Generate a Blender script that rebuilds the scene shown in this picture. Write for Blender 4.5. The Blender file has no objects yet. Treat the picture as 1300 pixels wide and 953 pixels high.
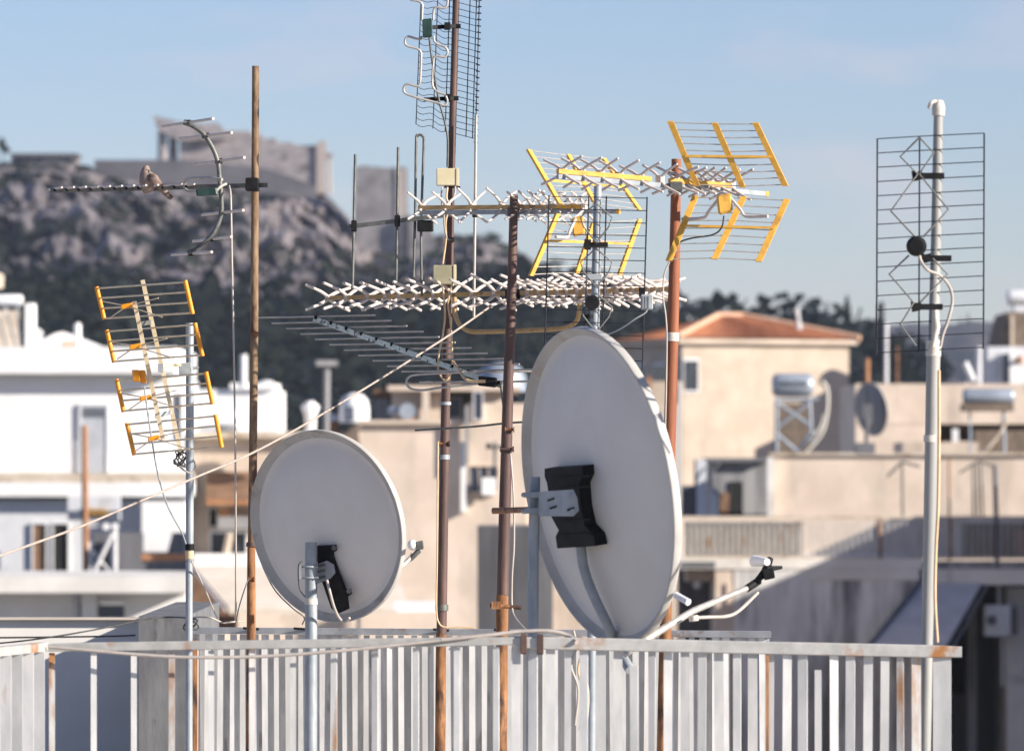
import bpy, math, random
from mathutils import Vector, Matrix, noise
random.seed(7)
R = math.radians
C = bpy.context.scene.collection
K = 0.18 / 1300.0            # metres per photo pixel per metre of distance (200 mm lens, 36 mm sensor)
HZ = 600.0                   # photo row of the horizon
GROUND = -25.0
ROOF = -1.56                 # floor of the roof terrace

def P(px, py, d):
    return Vector(((px - 650.0) * K * d, d, (HZ - py) * K * d))
def rw(w, d):
    return 0.5 * w * K * d

# ------------------------------------------------------------------ materials
MATS = {}
def M(name, c1, c2=None, scale=6.0, rough=0.6, metal=0.0, stretch=(1, 1, 1), lo=0.4, hi=0.62, bump=0.0,
      c3=None, s3=2.0, lo3=0.58, hi3=0.66, stretch3=None, var=0.0, detail=6.0, spec=0.35):
    m = bpy.data.materials.new(name); m.use_nodes = True
    nt = m.node_tree; N = nt.nodes; L = nt.links
    b = N['Principled BSDF']
    b.inputs['Roughness'].default_value = rough
    b.inputs['Metallic'].default_value = metal
    b.inputs['Specular IOR Level'].default_value = spec
    def rgba(c): return (c[0], c[1], c[2], 1.0)
    tc = N.new('ShaderNodeTexCoord')
    def nz(sc, st, det=detail):
        mp = N.new('ShaderNodeMapping'); mp.inputs['Scale'].default_value = st
        L.new(tc.outputs['Object'], mp.inputs['Vector'])
        n = N.new('ShaderNodeTexNoise'); n.inputs['Scale'].default_value = sc
        n.inputs['Detail'].default_value = det; n.inputs['Roughness'].default_value = 0.6
        L.new(mp.outputs['Vector'], n.inputs['Vector'])
        return n
    n1 = nz(scale, stretch)
    rp = N.new('ShaderNodeValToRGB')
    rp.color_ramp.elements[0].position = lo; rp.color_ramp.elements[1].position = hi
    rp.color_ramp.elements[0].color = rgba(c1)
    rp.color_ramp.elements[1].color = rgba(c2 if c2 else tuple(min(1, x * 1.12) for x in c1))
    L.new(n1.outputs['Fac'], rp.inputs['Fac'])
    out = rp.outputs['Color']
    if c3:
        n3 = nz(s3, stretch3 or stretch)
        r3 = N.new('ShaderNodeMapRange'); r3.inputs['From Min'].default_value = lo3; r3.inputs['From Max'].default_value = hi3
        L.new(n3.outputs['Fac'], r3.inputs['Value'])
        mx = N.new('ShaderNodeMix'); mx.data_type = 'RGBA'
        L.new(r3.outputs['Result'], mx.inputs['Factor']); L.new(out, mx.inputs['A']); mx.inputs['B'].default_value = rgba(c3)
        out = mx.outputs['Result']
    if var:
        oi = N.new('ShaderNodeObjectInfo')
        mr = N.new('ShaderNodeMapRange'); mr.inputs['To Min'].default_value = 1 - var; mr.inputs['To Max'].default_value = 1 + var
        L.new(oi.outputs['Random'], mr.inputs['Value'])
        hs = N.new('ShaderNodeHueSaturation'); L.new(mr.outputs['Result'], hs.inputs['Value']); L.new(out, hs.inputs['Color'])
        out = hs.outputs['Color']
    L.new(out, b.inputs['Base Color'])
    if bump:
        bp = N.new('ShaderNodeBump'); bp.inputs['Strength'].default_value = bump; bp.inputs['Distance'].default_value = 0.02
        L.new(n1.outputs['Fac'], bp.inputs['Height']); L.new(bp.outputs['Normal'], b.inputs['Normal'])
    MATS[name] = m
    return m

VS = (1, 1, 0.12)            # vertical streaks
# foreground metals
m_rust_tan   = M('rusty_tan_pipe', (.165, .10, .055), (.27, .185, .11), 34, .8, .05, (1, 1, .3), c3=(.085, .042, .026), s3=16, lo3=.5, hi3=.64, stretch3=(1, 1, .35), bump=.3)
m_rust_brown = M('brown_pipe', (.078, .048, .042), (.122, .073, .06), 26, .6, .15, (1, 1, .2), c3=(.26, .10, .045), s3=9, lo3=.6, hi3=.7, bump=.12)
m_rust_low   = M('bare_rust', (.19, .085, .035), (.34, .165, .07), 34, .85, .05, (1, 1, .25), c3=(.075, .038, .026), s3=13, lo3=.5, hi3=.62, stretch3=(1, 1, .4), bump=.35)
m_rust_orange = M('red_oxide_pipe', (.215, .072, .034), (.29, .108, .052), 24, .7, .05, (1, 1, .2), c3=(.22, .065, .035), s3=8, bump=.12)
m_galv  = M('galvanised_steel', (.24, .265, .285), (.33, .355, .375), 22, .55, .25, (1, 1, .4), c3=(.30, .30, .30), s3=18, bump=.06)
m_white_pole = M('white_painted_pole', (.255, .255, .245), (.315, .31, .29), 15, .6, .1, (1, 1, .2), c3=(.40, .37, .33), s3=10, lo3=.62, hi3=.7)
m_wrap  = M('white_plastic_wrap', (.46, .43, .37), (.54, .50, .45), 40, .5, bump=.3)
m_alu   = M('dull_aluminium', (.36, .34, .31), (.46, .43, .39), 30, .5, .35)
m_alu_green = M('weathered_boom', (.50, .55, .47), (.64, .67, .58), 45, .5, .3, c3=(.16, .13, .10), s3=38, lo3=.56, hi3=.6)
m_dark_alu = M('dark_weathered_alloy', (.10, .105, .10), (.17, .17, .155), 30, .55, .4)
m_gold  = M('gold_anodised_rod', (.60, .48, .30), (.72, .60, .42), 30, .4, .3)
m_white_rod = M('whitish_director_blade', (.53, .46, .41), (.62, .54, .48), 30, .5, .1)
m_tan   = M('tan_plastic_boom', (.36, .235, .10), (.45, .30, .14), 20, .55, c3=(.22, .13, .06), s3=18)
m_yellow = M('yellow_enamel', (.58, .315, .045), (.67, .38, .07), 40, .55, c3=(.44, .23, .05), s3=18, lo3=.53, hi3=.68)
m_orange = M('orange_enamel', (.70, .25, .010), (.76, .30, .015), 30, .45)
m_blackp = M('black_plastic', (.008, .008, .009), (.016, .016, .017), 20, .6, spec=.15)
m_blackm = M('black_grid_wire', (.014, .015, .021), (.028, .029, .038), 20, .6, spec=.2)
m_green_box = M('dark_green_plastic', (.012, .032, .028), (.024, .055, .046), 24, .4)
m_cream_box = M('cream_plastic_box', (.55, .48, .30), (.62, .54, .36), 18, .5)
m_olive_box = M('olive_plastic_box', (.27, .25, .16), (.33, .30, .20), 18, .5)
m_grey_box = M('grey_plastic_box', (.26, .28, .29), (.33, .35, .36), 18, .5)
m_cable_w = M('white_cable', (.36, .32, .28), (.43, .38, .34), 20, .5)
m_cable_t = M('tan_cable', (.52, .36, .20), (.60, .44, .27), 20, .5)
m_cable_b = M('black_cable', (.03, .03, .03), (.06, .06, .055), 20, .5)
m_rope  = M('pale_guy_rope', (.33, .27, .225), (.40, .335, .285), 60, .8)
m_dish  = M('grey_dish_enamel', (.58, .55, .515), (.62, .59, .555), 3, .5, c3=(.53, .50, .46), s3=3, lo3=.45, hi3=.85, stretch3=(1, 1, .6))
m_dish_rust = M('dish_enamel_rusty_rim', (.50, .50, .51), (.54, .54, .55), 3, .42, c3=(.40, .19, .06), s3=7, lo3=.55, hi3=.6)
m_rim   = M('white_dish_rim', (.39, .37, .34), (.45, .43, .40), 9, .5, c3=(.36, .20, .09), s3=6.5, lo3=.60, hi3=.70)
m_rimgrey = M('grey_dish_rim', (.36, .34, .315), (.42, .40, .375), 6, .5, c3=(.28, .25, .22), s3=9)
m_rail  = M('flaking_white_rail', (.33, .325, .305), (.42, .41, .385), 16, .7, 0, c3=(.30, .13, .042), s3=5, lo3=.57, hi3=.66, stretch3=(1, 1, 1), var=.06)
m_bar   = M('white_flat_bar', (.44, .44, .43), (.56, .55, .53), 14, .6, 0, (1, 1, .3), c3=(.34, .165, .065), s3=5, lo3=.60, hi3=.68, stretch3=(1, 1, .25), var=.16)
m_railgrey = M('grey_steel_rail', (.30, .31, .32), (.40, .41, .42), 12, .6, .2, c3=(.24, .12, .06), s3=7, lo3=.6, hi3=.68)
m_bar_rear = M('pale_flat_bar', (.46, .455, .44), (.58, .565, .545), 14, .6, 0, (1, 1, .3), c3=(.42, .22, .09), s3=4, lo3=.62, hi3=.70, stretch3=(1, 1, .25), var=.16)  # pale bars of the rear railing
# masonry
m_cream = M('cream_plaster', (.54, .44, .345), (.64, .53, .43), 1.1, .85, c3=(.38, .31, .245), s3=.8, lo3=.5, hi3=.72, stretch3=(1, 1, .25), bump=.1)
m_cream_h = M('cream_house_plaster', (.44, .36, .28), (.51, .42, .335), 1.1, .85, c3=(.34, .275, .215), s3=.7, lo3=.52, hi3=.74, stretch3=(1, 1, .4))
m_cream2 = M('pale_peach_plaster', (.58, .475, .38), (.68, .565, .46), 1.0, .85, c3=(.40, .335, .275), s3=.9, lo3=.53, hi3=.74, stretch3=(1, 1, .3), bump=.1)
m_white = M('white_render', (.76, .75, .73), (.82, .81, .79), .8, .8, c3=(.66, .64, .61), s3=.7, lo3=.55, hi3=.8)
m_whitedirty = M('stained_white_render', (.63, .60, .55), (.74, .71, .66), .9, .85, c3=(.42, .37, .32), s3=1.1, lo3=.54, hi3=.72, stretch3=(1, 1, .4))
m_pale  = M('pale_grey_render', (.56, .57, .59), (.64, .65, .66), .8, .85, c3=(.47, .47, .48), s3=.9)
m_tanslab = M('weathered_tan_slab', (.48, .40, .31), (.60, .52, .42), 1.6, .9, c3=(.36, .28, .2), s3=2.4)
m_conc  = M('grey_concrete', (.24, .24, .245), (.34, .335, .33), 1.5, .9, stretch=VS, c3=(.12, .12, .125), s3=2.2, lo3=.5, hi3=.68, stretch3=VS, bump=.2)
m_streak = M('streaked_grey_wall', (.58, .57, .55), (.78, .76, .72), 1.4, .9, stretch=(1, 1, .2), c3=(.17, .165, .165), s3=1.5, lo3=.5, hi3=.66, stretch3=(1, 1, .12), bump=.2)
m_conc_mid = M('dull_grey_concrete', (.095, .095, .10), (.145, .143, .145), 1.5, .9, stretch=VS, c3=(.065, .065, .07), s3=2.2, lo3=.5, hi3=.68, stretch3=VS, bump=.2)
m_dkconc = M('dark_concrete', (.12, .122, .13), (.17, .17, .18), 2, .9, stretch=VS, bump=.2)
m_pillar = M('weathered_shade_concrete', (.11, .11, .115), (.17, .17, .172), 7, .9, stretch=(1, 1, .3), c3=(.07, .07, .07), s3=9, bump=.3)  # weathered concrete, with shade also put into its dark tone
m_tile  = M('terracotta_tiles', (.36, .13, .06), (.47, .19, .09), 2.2, .85, c3=(.27, .10, .055), s3=5)
m_tileridge = M('pale_ridge_tiles', (.55, .34, .22), (.62, .40, .27), 3, .85)
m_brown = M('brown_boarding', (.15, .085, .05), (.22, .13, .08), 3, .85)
m_brownwall = M('brown_brick_wall', (.13, .10, .075), (.19, .145, .11), 3, .9)
m_glass = M('dark_window_glass', (.025, .03, .04), (.04, .045, .055), 2, .15)
m_blueglass = M('bluish_window_glass', (.07, .085, .12), (.10, .115, .15), 2, .2)
m_shade = M('opening_shade', (.012, .012, .013), (.02, .02, .02), 2, .8)  # near-black colour paints the shade inside openings and holes
m_greydoor = M('grey_steel_door', (.38, .40, .43), (.44, .46, .49), 2, .5)
m_louvre = M('dark_louvre', (.12, .13, .15), (.17, .18, .2), 2, .5)
m_frame = M('white_window_frame', (.62, .62, .62), (.7, .7, .7), 3, .5)
m_tankgrey = M('blue_grey_tank', (.30, .34, .39), (.37, .41, .46), 2, .4, .35)
m_tankwhite = M('white_tank', (.70, .70, .70), (.78, .78, .77), 2, .4)
m_awning = M('grey_awning_cloth', (.48, .46, .45), (.57, .55, .535), 1.5, .85)
m_awning_c = M('cream_awning_cloth', (.60, .52, .42), (.68, .60, .50), 1.5, .85)
m_orangepaint = M('orange_paint', (.30, .135, .06), (.38, .19, .095), 6, .7)
m_floor = M('terrace_screed', (.50, .47, .43), (.58, .55, .51), 1.2, .9, bump=.1)
m_ground = M('city_ground', (.16, .15, .14), (.24, .22, .20), .05, .95)
# far land
m_rock = M('limestone_cliff', (.13, .112, .112), (.40, .345, .33), .17, .95, c3=(.018, .024, .022), s3=.07, lo3=.50, hi3=.57, stretch3=(1, 1, .8), bump=.0, detail=9, lo=.36, hi=.64)
m_temple = M('grey_marble', (.38, .335, .315), (.56, .49, .455), .5, .9, stretch=(1, 1, 2.6), c3=(.20, .18, .175), s3=.35, lo3=.56, hi3=.66)
m_temple_lit = M('painted_sunlit_marble', (.60, .50, .42), (.66, .56, .47), .25, .9)  # lighter copy of the marble, sunlight on right-hand edges put into the colour
m_bastion = M('grey_limestone_blocks', (.24, .225, .22), (.42, .385, .37), .3, .95, c3=(.34, .30, .27), s3=.11, lo3=.56, hi3=.62)
m_dkwall = M('dark_rampart', (.17, .16, .165), (.23, .215, .215), .2, .95)
m_leaf = M('dark_pine_foliage', (.018, .026, .020), (.038, .050, .034), .12, .85)
m_leaf2 = M('olive_foliage', (.028, .038, .025), (.055, .068, .042), .3, .85)
m_leaf3 = M('grey_green_foliage', (.036, .046, .036), (.075, .085, .06), .4, .85)
m_trunk = M('grey_bark', (.07, .055, .045), (.11, .09, .07), 2, .9)
m_hillsoil = M('scrub_slope', (.028, .034, .028), (.07, .068, .06), .05, .95)
m_farhill = M('far_built_hillside', (.035, .045, .05), (.13, .12, .125), .045, .95, c3=(.20, .18, .17), s3=.12, lo3=.58, hi3=.62, detail=9)
m_sun_blocker = M('sun_blocker_white', (.8, .8, .8), (.85, .85, .85), .01, 1.0)  # for the added balls that block part of the sun
m_dove = M('dove_plumage', (.20, .145, .12), (.28, .21, .175), 60, .8, c3=(.20, .15, .13), s3=30)
m_dovewing = M('dove_wing_plumage', (.165, .115, .092), (.25, .185, .15), 70, .8, c3=(.10, .075, .065), s3=55, lo3=.52, hi3=.6, stretch3=(1, 1, .35))
m_beak = M('dark_beak', (.03, .025, .025), (.05, .04, .04), 30, .5)

# ------------------------------------------------------------------ mesh collector
def catmull(pts, n=6):
    pts = [Vector(p) for p in pts]
    if len(pts) < 3: return pts
    ext = [pts[0] * 2 - pts[1]] + pts + [pts[-1] * 2 - pts[-2]]
    out = []
    for i in range(1, len(ext) - 2):
        a, b, c, d = ext[i - 1:i + 3]
        for k in range(n):
            t = k / n
            out.append(0.5 * ((2 * b) + (c - a) * t + (2 * a - 5 * b + 4 * c - d) * t * t + (3 * b - a - 3 * c + d) * t ** 3))
    out.append(pts[-1])
    return out

class MB:
    def __init__(self):
        self.v = []; self.f = []; self.mi = []; self.sm = []
    def add(self, vs, fs, mi=0, smooth=False):
        o = len(self.v)
        self.v += [Vector(p) for p in vs]
        for f in fs:
            self.f.append([i + o for i in f]); self.mi.append(mi); self.sm.append(smooth)
        return self
    def tube(self, pts, r, seg=8, mi=0, closed=False, cap=True, flat=1.0, flatdir=None):
        pts = [Vector(p) for p in pts]; n = len(pts)
        rs = r if isinstance(r, (list, tuple)) else [r] * n
        vs = []; fs = []; nrm = None
        for i in range(n):
            if closed: t = pts[(i + 1) % n] - pts[i - 1]
            elif i == 0: t = pts[1] - pts[0]
            elif i == n - 1: t = pts[-1] - pts[-2]
            else: t = (pts[i + 1] - pts[i]).normalized() + (pts[i] - pts[i - 1]).normalized()
            if t.length < 1e-9: t = Vector((0, 0, 1))
            t.normalize()
            if nrm is None:
                a = flatdir or (Vector((0, 0, 1)) if abs(t.z) < .9 else Vector((1, 0, 0)))
                nrm = (a - t * a.dot(t)).normalized()
            else:
                nrm = nrm - t * nrm.dot(t)
                nrm = nrm.normalized() if nrm.length > 1e-6 else t.orthogonal().normalized()
            bn = t.cross(nrm)
            for k in range(seg):
                a = 2 * math.pi * k / seg
                vs.append(pts[i] + (nrm * math.cos(a) + bn * math.sin(a) * flat) * rs[i])
        m = n if closed else n - 1
        for i in range(m):
            j = (i + 1) % n
            for k in range(seg):
                l = (k + 1) % seg
                fs.append((i * seg + k, i * seg + l, j * seg + l, j * seg + k))
        self.add(vs, fs, mi, True)
        if cap and not closed:
            self.add(vs[:seg], [tuple(range(seg))[::-1]], mi); self.add(vs[-seg:], [tuple(range(seg))], mi)
        return self
    def box(self, a, b, mi=0):
        x0, x1 = sorted((a[0], b[0])); y0, y1 = sorted((a[1], b[1])); z0, z1 = sorted((a[2], b[2]))
        vs = [(x, y, z) for z in (z0, z1) for y in (y0, y1) for x in (x0, x1)]
        return self.add(vs, [(0, 2, 3, 1), (4, 5, 7, 6), (0, 1, 5, 4), (2, 6, 7, 3), (0, 4, 6, 2), (1, 3, 7, 5)], mi)
    def obox(self, c, ax, ay, az, mi=0):
        c = Vector(c); ax = Vector(ax); ay = Vector(ay); az = Vector(az)
        vs = [c + ax * i + ay * j + az * k for k in (-1, 1) for j in (-1, 1) for i in (-1, 1)]
        return self.add(vs, [(0, 2, 3, 1), (4, 5, 7, 6), (0, 1, 5, 4), (2, 6, 7, 3), (0, 4, 6, 2), (1, 3, 7, 5)], mi)
    def rbox(self, c, ax, ay, az, bev=.15, mi=0):
        """box with chamfered vertical-ish (az) edges"""
        c = Vector(c); ax = Vector(ax); ay = Vector(ay); az = Vector(az); q = 1 - bev
        ring = [(-1, -q), (-q, -1), (q, -1), (1, -q), (1, q), (q, 1), (-q, 1), (-1, q)]
        vs = []
        for k, s in ((-1, q), (-q, 1), (q, 1), (1, q)):
            for x, y in ring: vs.append(c + ax * x * s + ay * y * s + az * k)
        fs = [tuple(range(8))[::-1], tuple(range(24, 32))]
        for i in range(3):
            for k in range(8):
                fs.append((i * 8 + k, i * 8 + (k + 1) % 8, i * 8 + 8 + (k + 1) % 8, i * 8 + 8 + k))
        return self.add(vs, fs, mi)
    def prism(self, poly, ext, mi=0):
        poly = [Vector(p) for p in poly]; ext = Vector(ext); n = len(poly)
        vs = poly + [p + ext for p in poly]
        fs = [tuple(range(n)), tuple(range(n, 2 * n))[::-1]] + [(i, i + n, (i + 1) % n + n, (i + 1) % n) for i in range(n)]
        return self.add(vs, fs, mi)
    def ball(self, c, ax, ay, az, seg=12, rings=8, mi=0):
        c = Vector(c); ax = Vector(ax); ay = Vector(ay); az = Vector(az)
        vs = []; fs = []
        for i in range(rings + 1):
            th = math.pi * i / rings
            for k in range(seg):
                a = 2 * math.pi * k / seg
                vs.append(c + ax * math.sin(th) * math.cos(a) + ay * math.sin(th) * math.sin(a) + az * math.cos(th))
        for i in range(rings):
            for k in range(seg):
                l = (k + 1) % seg
                fs.append((i * seg + k, (i + 1) * seg + k, (i + 1) * seg + l, i * seg + l))
        return self.add(vs, fs, mi, True)
    def pbox(self, x0, y0, x1, y1, d, depth, mi=0):
        """a box whose front face fills this photo rectangle at distance d; y1 None: down to the street"""
        a = P(x0, y0, d); b = P(x1, y1 if y1 is not None else 600, d)
        return self.box((a.x, d, a.z), (b.x, d + depth, b.z if y1 is not None else GROUND), mi)
    def build(self, name, mats, parent=None, origin=None):
        me = bpy.data.meshes.new(name)
        if parent is not None: o0 = parent['_o']
        else: o0 = origin if origin is not None else min(self.v, key=lambda p: p.z)
        o0 = Vector(o0)
        me.from_pydata([tuple(p - o0) for p in self.v], [], self.f)
        for m in (mats if isinstance(mats, (list, tuple)) else [mats] if mats else []): me.materials.append(m)
        me.polygons.foreach_set('material_index', self.mi)
        me.polygons.foreach_set('use_smooth', self.sm)
        import bmesh
        bm = bmesh.new(); bm.from_mesh(me)
        bmesh.ops.recalc_face_normals(bm, faces=bm.faces[:])
        bm.to_mesh(me); bm.free()
        me.update()
        ob = bpy.data.objects.new(name, me); C.objects.link(ob)
        ob['_o'] = list(o0)
        if parent is not None: ob.parent = parent
        else: ob.location = o0
        return ob

def tag(o, label, cat, group=None):
    o['label'] = label; o['category'] = cat
    if group: o['group'] = group
    return o
def thing(name, label, cat, loc, group=None):
    o = bpy.data.objects.new(name, None); C.objects.link(o)
    o.empty_display_size = .1
    o.location = Vector(loc); o['_o'] = list(Vector(loc))
    return tag(o, label, cat, group)
def struct(o, kind='structure'):
    o['kind'] = kind; return o

# ================================================================== FOREGROUND
# ---- masts
def mast(label, pts, d, mats, group='masts on the roof terrace', secs=None):
    """pts: (px, py, width px); the last point runs on down to the terrace floor"""
    ps = [P(x, y, d) for x, y, w in pts]; rs = [rw(w, d) for x, y, w in pts]
    dirn = (ps[-1] - ps[-2]); k = (ROOF - ps[-1].z) / dirn.z
    ps.append(ps[-1] + dirn * k); rs.append(rs[-1])
    mb = MB(); split = secs if secs is not None else len(ps)
    mb.tube(ps[:split + 1], rs[:split + 1], 14, 0)
    if split < len(ps) - 1: mb.tube(ps[split:], rs[split:], 14, 1)
    o = mb.build('antenna_mast', mats, None, ps[-1])
    tag(o, label, 'mast', group)
    return o, ps, rs
def collar(root, px, py, d, w, h, mat, name='pipe_collar'):
    r = rw(w, d); a = P(px, py - h / 2, d); b = P(px, py + h / 2, d)
    return MB().tube([a, b], r, 12).build(name, mat, root)
def bolt(root, px, py, d, L=5, mat=None):
    a = P(px - L, py, d - .004); b = P(px + L, py, d - .004)
    m = MB().tube([a, b], .006, 6)
    m.tube([a, a + (b - a) * .12], .011, 6); m.tube([b + (a - b) * .12, b], .011, 6)
    return m.build('bolt', mat or m_rust_low, root)

mA, _, _ = mast('thin straight rusty tan mast carrying the antenna with the dove', [(324.5, 84, 9), (323, 400, 10), (321, 600, 10.5), (320, 690, 11), (319, 690.5, 11.8), (319, 790, 11.6), (318.5, 865, 12)], 22.7, [m_rust_tan, m_rust_low], secs=3)
collar(mA, 320, 691, 22.7, 15, 5, m_rust_brown)
bolt(mA, 319, 735, 22.69, 4)
bolt(mA, 324, 424, 22.69, 4)
mB, _, _ = mast('tallest brown mast leaving the top of the frame behind the comb antennas', [(584, -120, 8), (579, 0, 8.6), (572, 250, 10), (569.5, 370, 11), (566, 500, 11.6), (563, 650, 12.4), (560.5, 804, 13), (560, 806, 13.2), (559.5, 865, 13.5)], 22.6, [m_rust_brown, m_rust_low], secs=6)
collar(mB, 565.5, 512, 22.6, 14.5, 4, m_galv); collar(mB, 563.8, 580, 22.6, 15, 6, m_galv); collar(mB, 561, 771, 22.6, 16.5, 8, m_dark_alu)
bolt(mB, 564.2, 563, 22.59, 7); bolt(mB, 571, 304, 22.59, 6, m_dark_alu)
mC, _, _ = mast('brown mast right of the tallest, clamped to the big dish pole', [(652.5, 247, 10.5), (650, 360, 12), (645.5, 480, 13.5), (641, 640, 15), (638, 755, 15), (637.7, 757, 15.5), (636.5, 865, 16)], 22.0, [m_rust_brown, m_rust_low], secs=4)
bolt(mC, 647, 545, 21.98, 6); bolt(mC, 643.5, 570, 21.98, 9, m_rust_brown)
cp = MB()
cp.tube([P(627, 648, 21.9), P(700, 646, 18.95)], .011, 6); cp.obox(P(632, 648, 21.9), (.022, 0, 0), (0, .03, 0), (0, 0, .012))
cp.build('clamp_bar', m_rust_low, mC)
cp = MB(); cp.tube([P(622, 768, 21.9), P(662, 771, 21.9)], .008, 6); cp.obox(P(630, 768, 21.9), (.018, 0, 0), (0, .03, 0), (0, 0, .014))
cp.build('clamp_bar', m_rust_low, mC)
mD, _, _ = mast('bright orange rusted mast carrying the yellow antenna right of the big dish', [(858.5, 202, 12), (856.5, 330, 14), (853, 450, 15.5), (850, 560, 15.5), (848, 640, 16), (847.8, 642, 15), (845, 790, 15), (843.5, 865, 16)], 20.98, [m_rust_orange, m_rust_low], secs=4)
cl = MB().tube([P(853.6, 422, 20.98), P(853.3, 433, 20.98)], rw(17.5, 20.98), 12).build('wrapped_tape', m_wrap, mD)
h = MB().tube([P(858.5, 209, 20.97), P(858.5, 209, 20.962)], .009, 10).build('bolt_hole', m_shade, mD)
mG, _, _ = mast('grey galvanised mast standing just behind the top of the big dish', [(759, 236, 10), (757, 330, 11), (755, 420, 12), (752, 700, 12), (751, 865, 12)], 20.5, [m_galv, m_galv])
mI, _, _ = mast('short grey mast at far left carrying the tilted orange-edged antenna', [(241, 410, 10), (241, 560, 10.5), (240.8, 684, 10), (240.5, 712, 10), (240.2, 713, 9.2), (240, 790, 9), (240, 865, 9)], 21.7, [m_galv, m_galv], secs=4)
collar(mI, 240.8, 694, 21.7, 12, 8, m_blackp); collar(mI, 240.6, 704, 21.7, 11, 10, m_cable_t)
mH, _, _ = mast('thick white mast at far right with plastic wrapped over its top', [(1191.5, 138, 12), (1188.5, 300, 13.2), (1185.5, 432, 14.2), (1185.3, 434, 18), (1181, 640, 16.5), (1177, 812, 15), (1176, 865, 15)], 18.3, [m_white_pole, m_white_pole], secs=3)
w = MB(); w.tube([P(1191.8, 130, 18.3), P(1191.6, 136, 18.3), P(1191.3, 147, 18.3)], [rw(13, 18.3), rw(17, 18.3), rw(16, 18.3)], 12)
w.ball(P(1191, 130, 18.3), (rw(15, 18.3), 0, 0), (0, rw(15, 18.3), 0), (0, 0, rw(7, 18.3)))
w2 = MB(); w2.tube(catmull([P(1188, 128, 18.25), P(1182, 131, 18.24), P(1179, 138, 18.25)]), [rw(5, 18.3)] * 12 + [rw(2, 18.3)], 6)
w.build('plastic_wrap', m_wrap, mH); w2.build('wrap_tail', m_wrap, mH)
wr = MB(); wr.tube([P(1185.5, 432, 18.3), P(1185, 452, 18.3)], rw(19.5, 18.3), 12); wr.tube([P(1187, 385, 18.27), P(1189, 415, 18.26), P(1184, 440, 18.27)], [rw(3, 18.3), rw(10, 18.3), rw(4, 18.3)], 8)
wr.build('tape_wrap', m_wrap, mH)
wr = MB().tube([P(1181.8, 552, 18.3), P(1181.6, 561, 18.3)], rw(18.4, 18.3), 12).build('tape_wrap', m_wrap, mH)

# ---- antenna with the dove (antenna on the thin tan mast)
d0 = 22.62
def DA(px):   # distance along the boom: its left end is farther away
    return 22.62 + (322 - px) / 257.0 * .42
def boomA(px, off=0): return P(px, 600 - (600 - 235.5) * 22.62 / DA(px) * (1) + off, DA(px))
aA = thing('yagi_antenna', 'slim antenna with a curved upright reflector arm and a dove perched on it', 'antenna', P(322, 235, d0), 'antennas on the masts')
mb = MB(); a, b = boomA(64), boomA(340); mb.obox((a + b) / 2, (b - a) / 2, Vector((.0, .007, 0)), (0, 0, .009)); mb.build('boom', m_dark_alu, aA)
tA = Vector((.34, -.94, 0))
for i in range(12):
    px = 70 + i * 15.2
    c = boomA(px, -2.5); L = .105
    MB().tube([c - tA * L, c + tA * L], .0046, 6).build('director', m_white_rod, aA)
    MB().obox(c + Vector((0, 0, -.006)), (.006, 0, 0), (0, .011, 0), (0, 0, .005)).build('element_clip', m_blackp, aA)
arm = [(233, 155.5), (245, 160), (258.4, 170), (270, 188), (276.8, 206.6), (279, 228), (281, 251), (280.7, 272), (274, 290.5), (265, 303.6), (249, 316.7), (238, 321)]
MB().tube(catmull([P(x, y, d0 - .03) for x, y in arm], 4), .0095, 8).build('reflector_arm', m_dark_alu, aA)
for (x0, y0, x1, y1) in [(206, 160.7, 270.7, 150.7), (228.7, 175.9, 294.3, 168.5), (246, 208.7, 310.3, 200), (256.6, 272.7, 309, 266.9), (245.3, 306.3, 293.8, 300.5), (218, 323.3, 268.9, 319.9)]:
    a = P(x0, y0, d0 + .25); b = P(x1, y1, d0 - .27)
    MB().tube([a, b], .0058, 8).build('reflector_rod', m_white_rod, aA)
    c = (a + b) / 2
    MB().obox(c, (.014, 0, 0), (0, .02, 0), (0, 0, .010)).build('element_clip', m_blackp, aA)
MB().tube(catmull([P(282, 228, d0 - .06), P(262, 226, d0), P(240, 227, d0 + .1), P(234, 234, d0 + .14), P(238, 242.5, d0 + .12), P(250, 243.5, d0 + .06), P(258, 243, d0)]), .0065, 8).build('folded_dipole', m_alu, aA)
MB().rbox(P(263, 244, d0 - .06), (.042, 0, .003), (0, .03, 0), (-.002, 0, .014)).build('terminal_box', m_green_box, aA)
MB().rbox(P(320.5, 234.5, d0), (.026, 0, 0), (0, .05, 0), (0, 0, .026)).build('mast_clamp', m_blackp, aA)
MB().tube(catmull([P(287, 233.5, d0 - .03), P(280, 237, d0 - .06), P(274, 243, d0 - .07)]), .006, 6).build('coax_tail', m_cable_w, aA)

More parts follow.
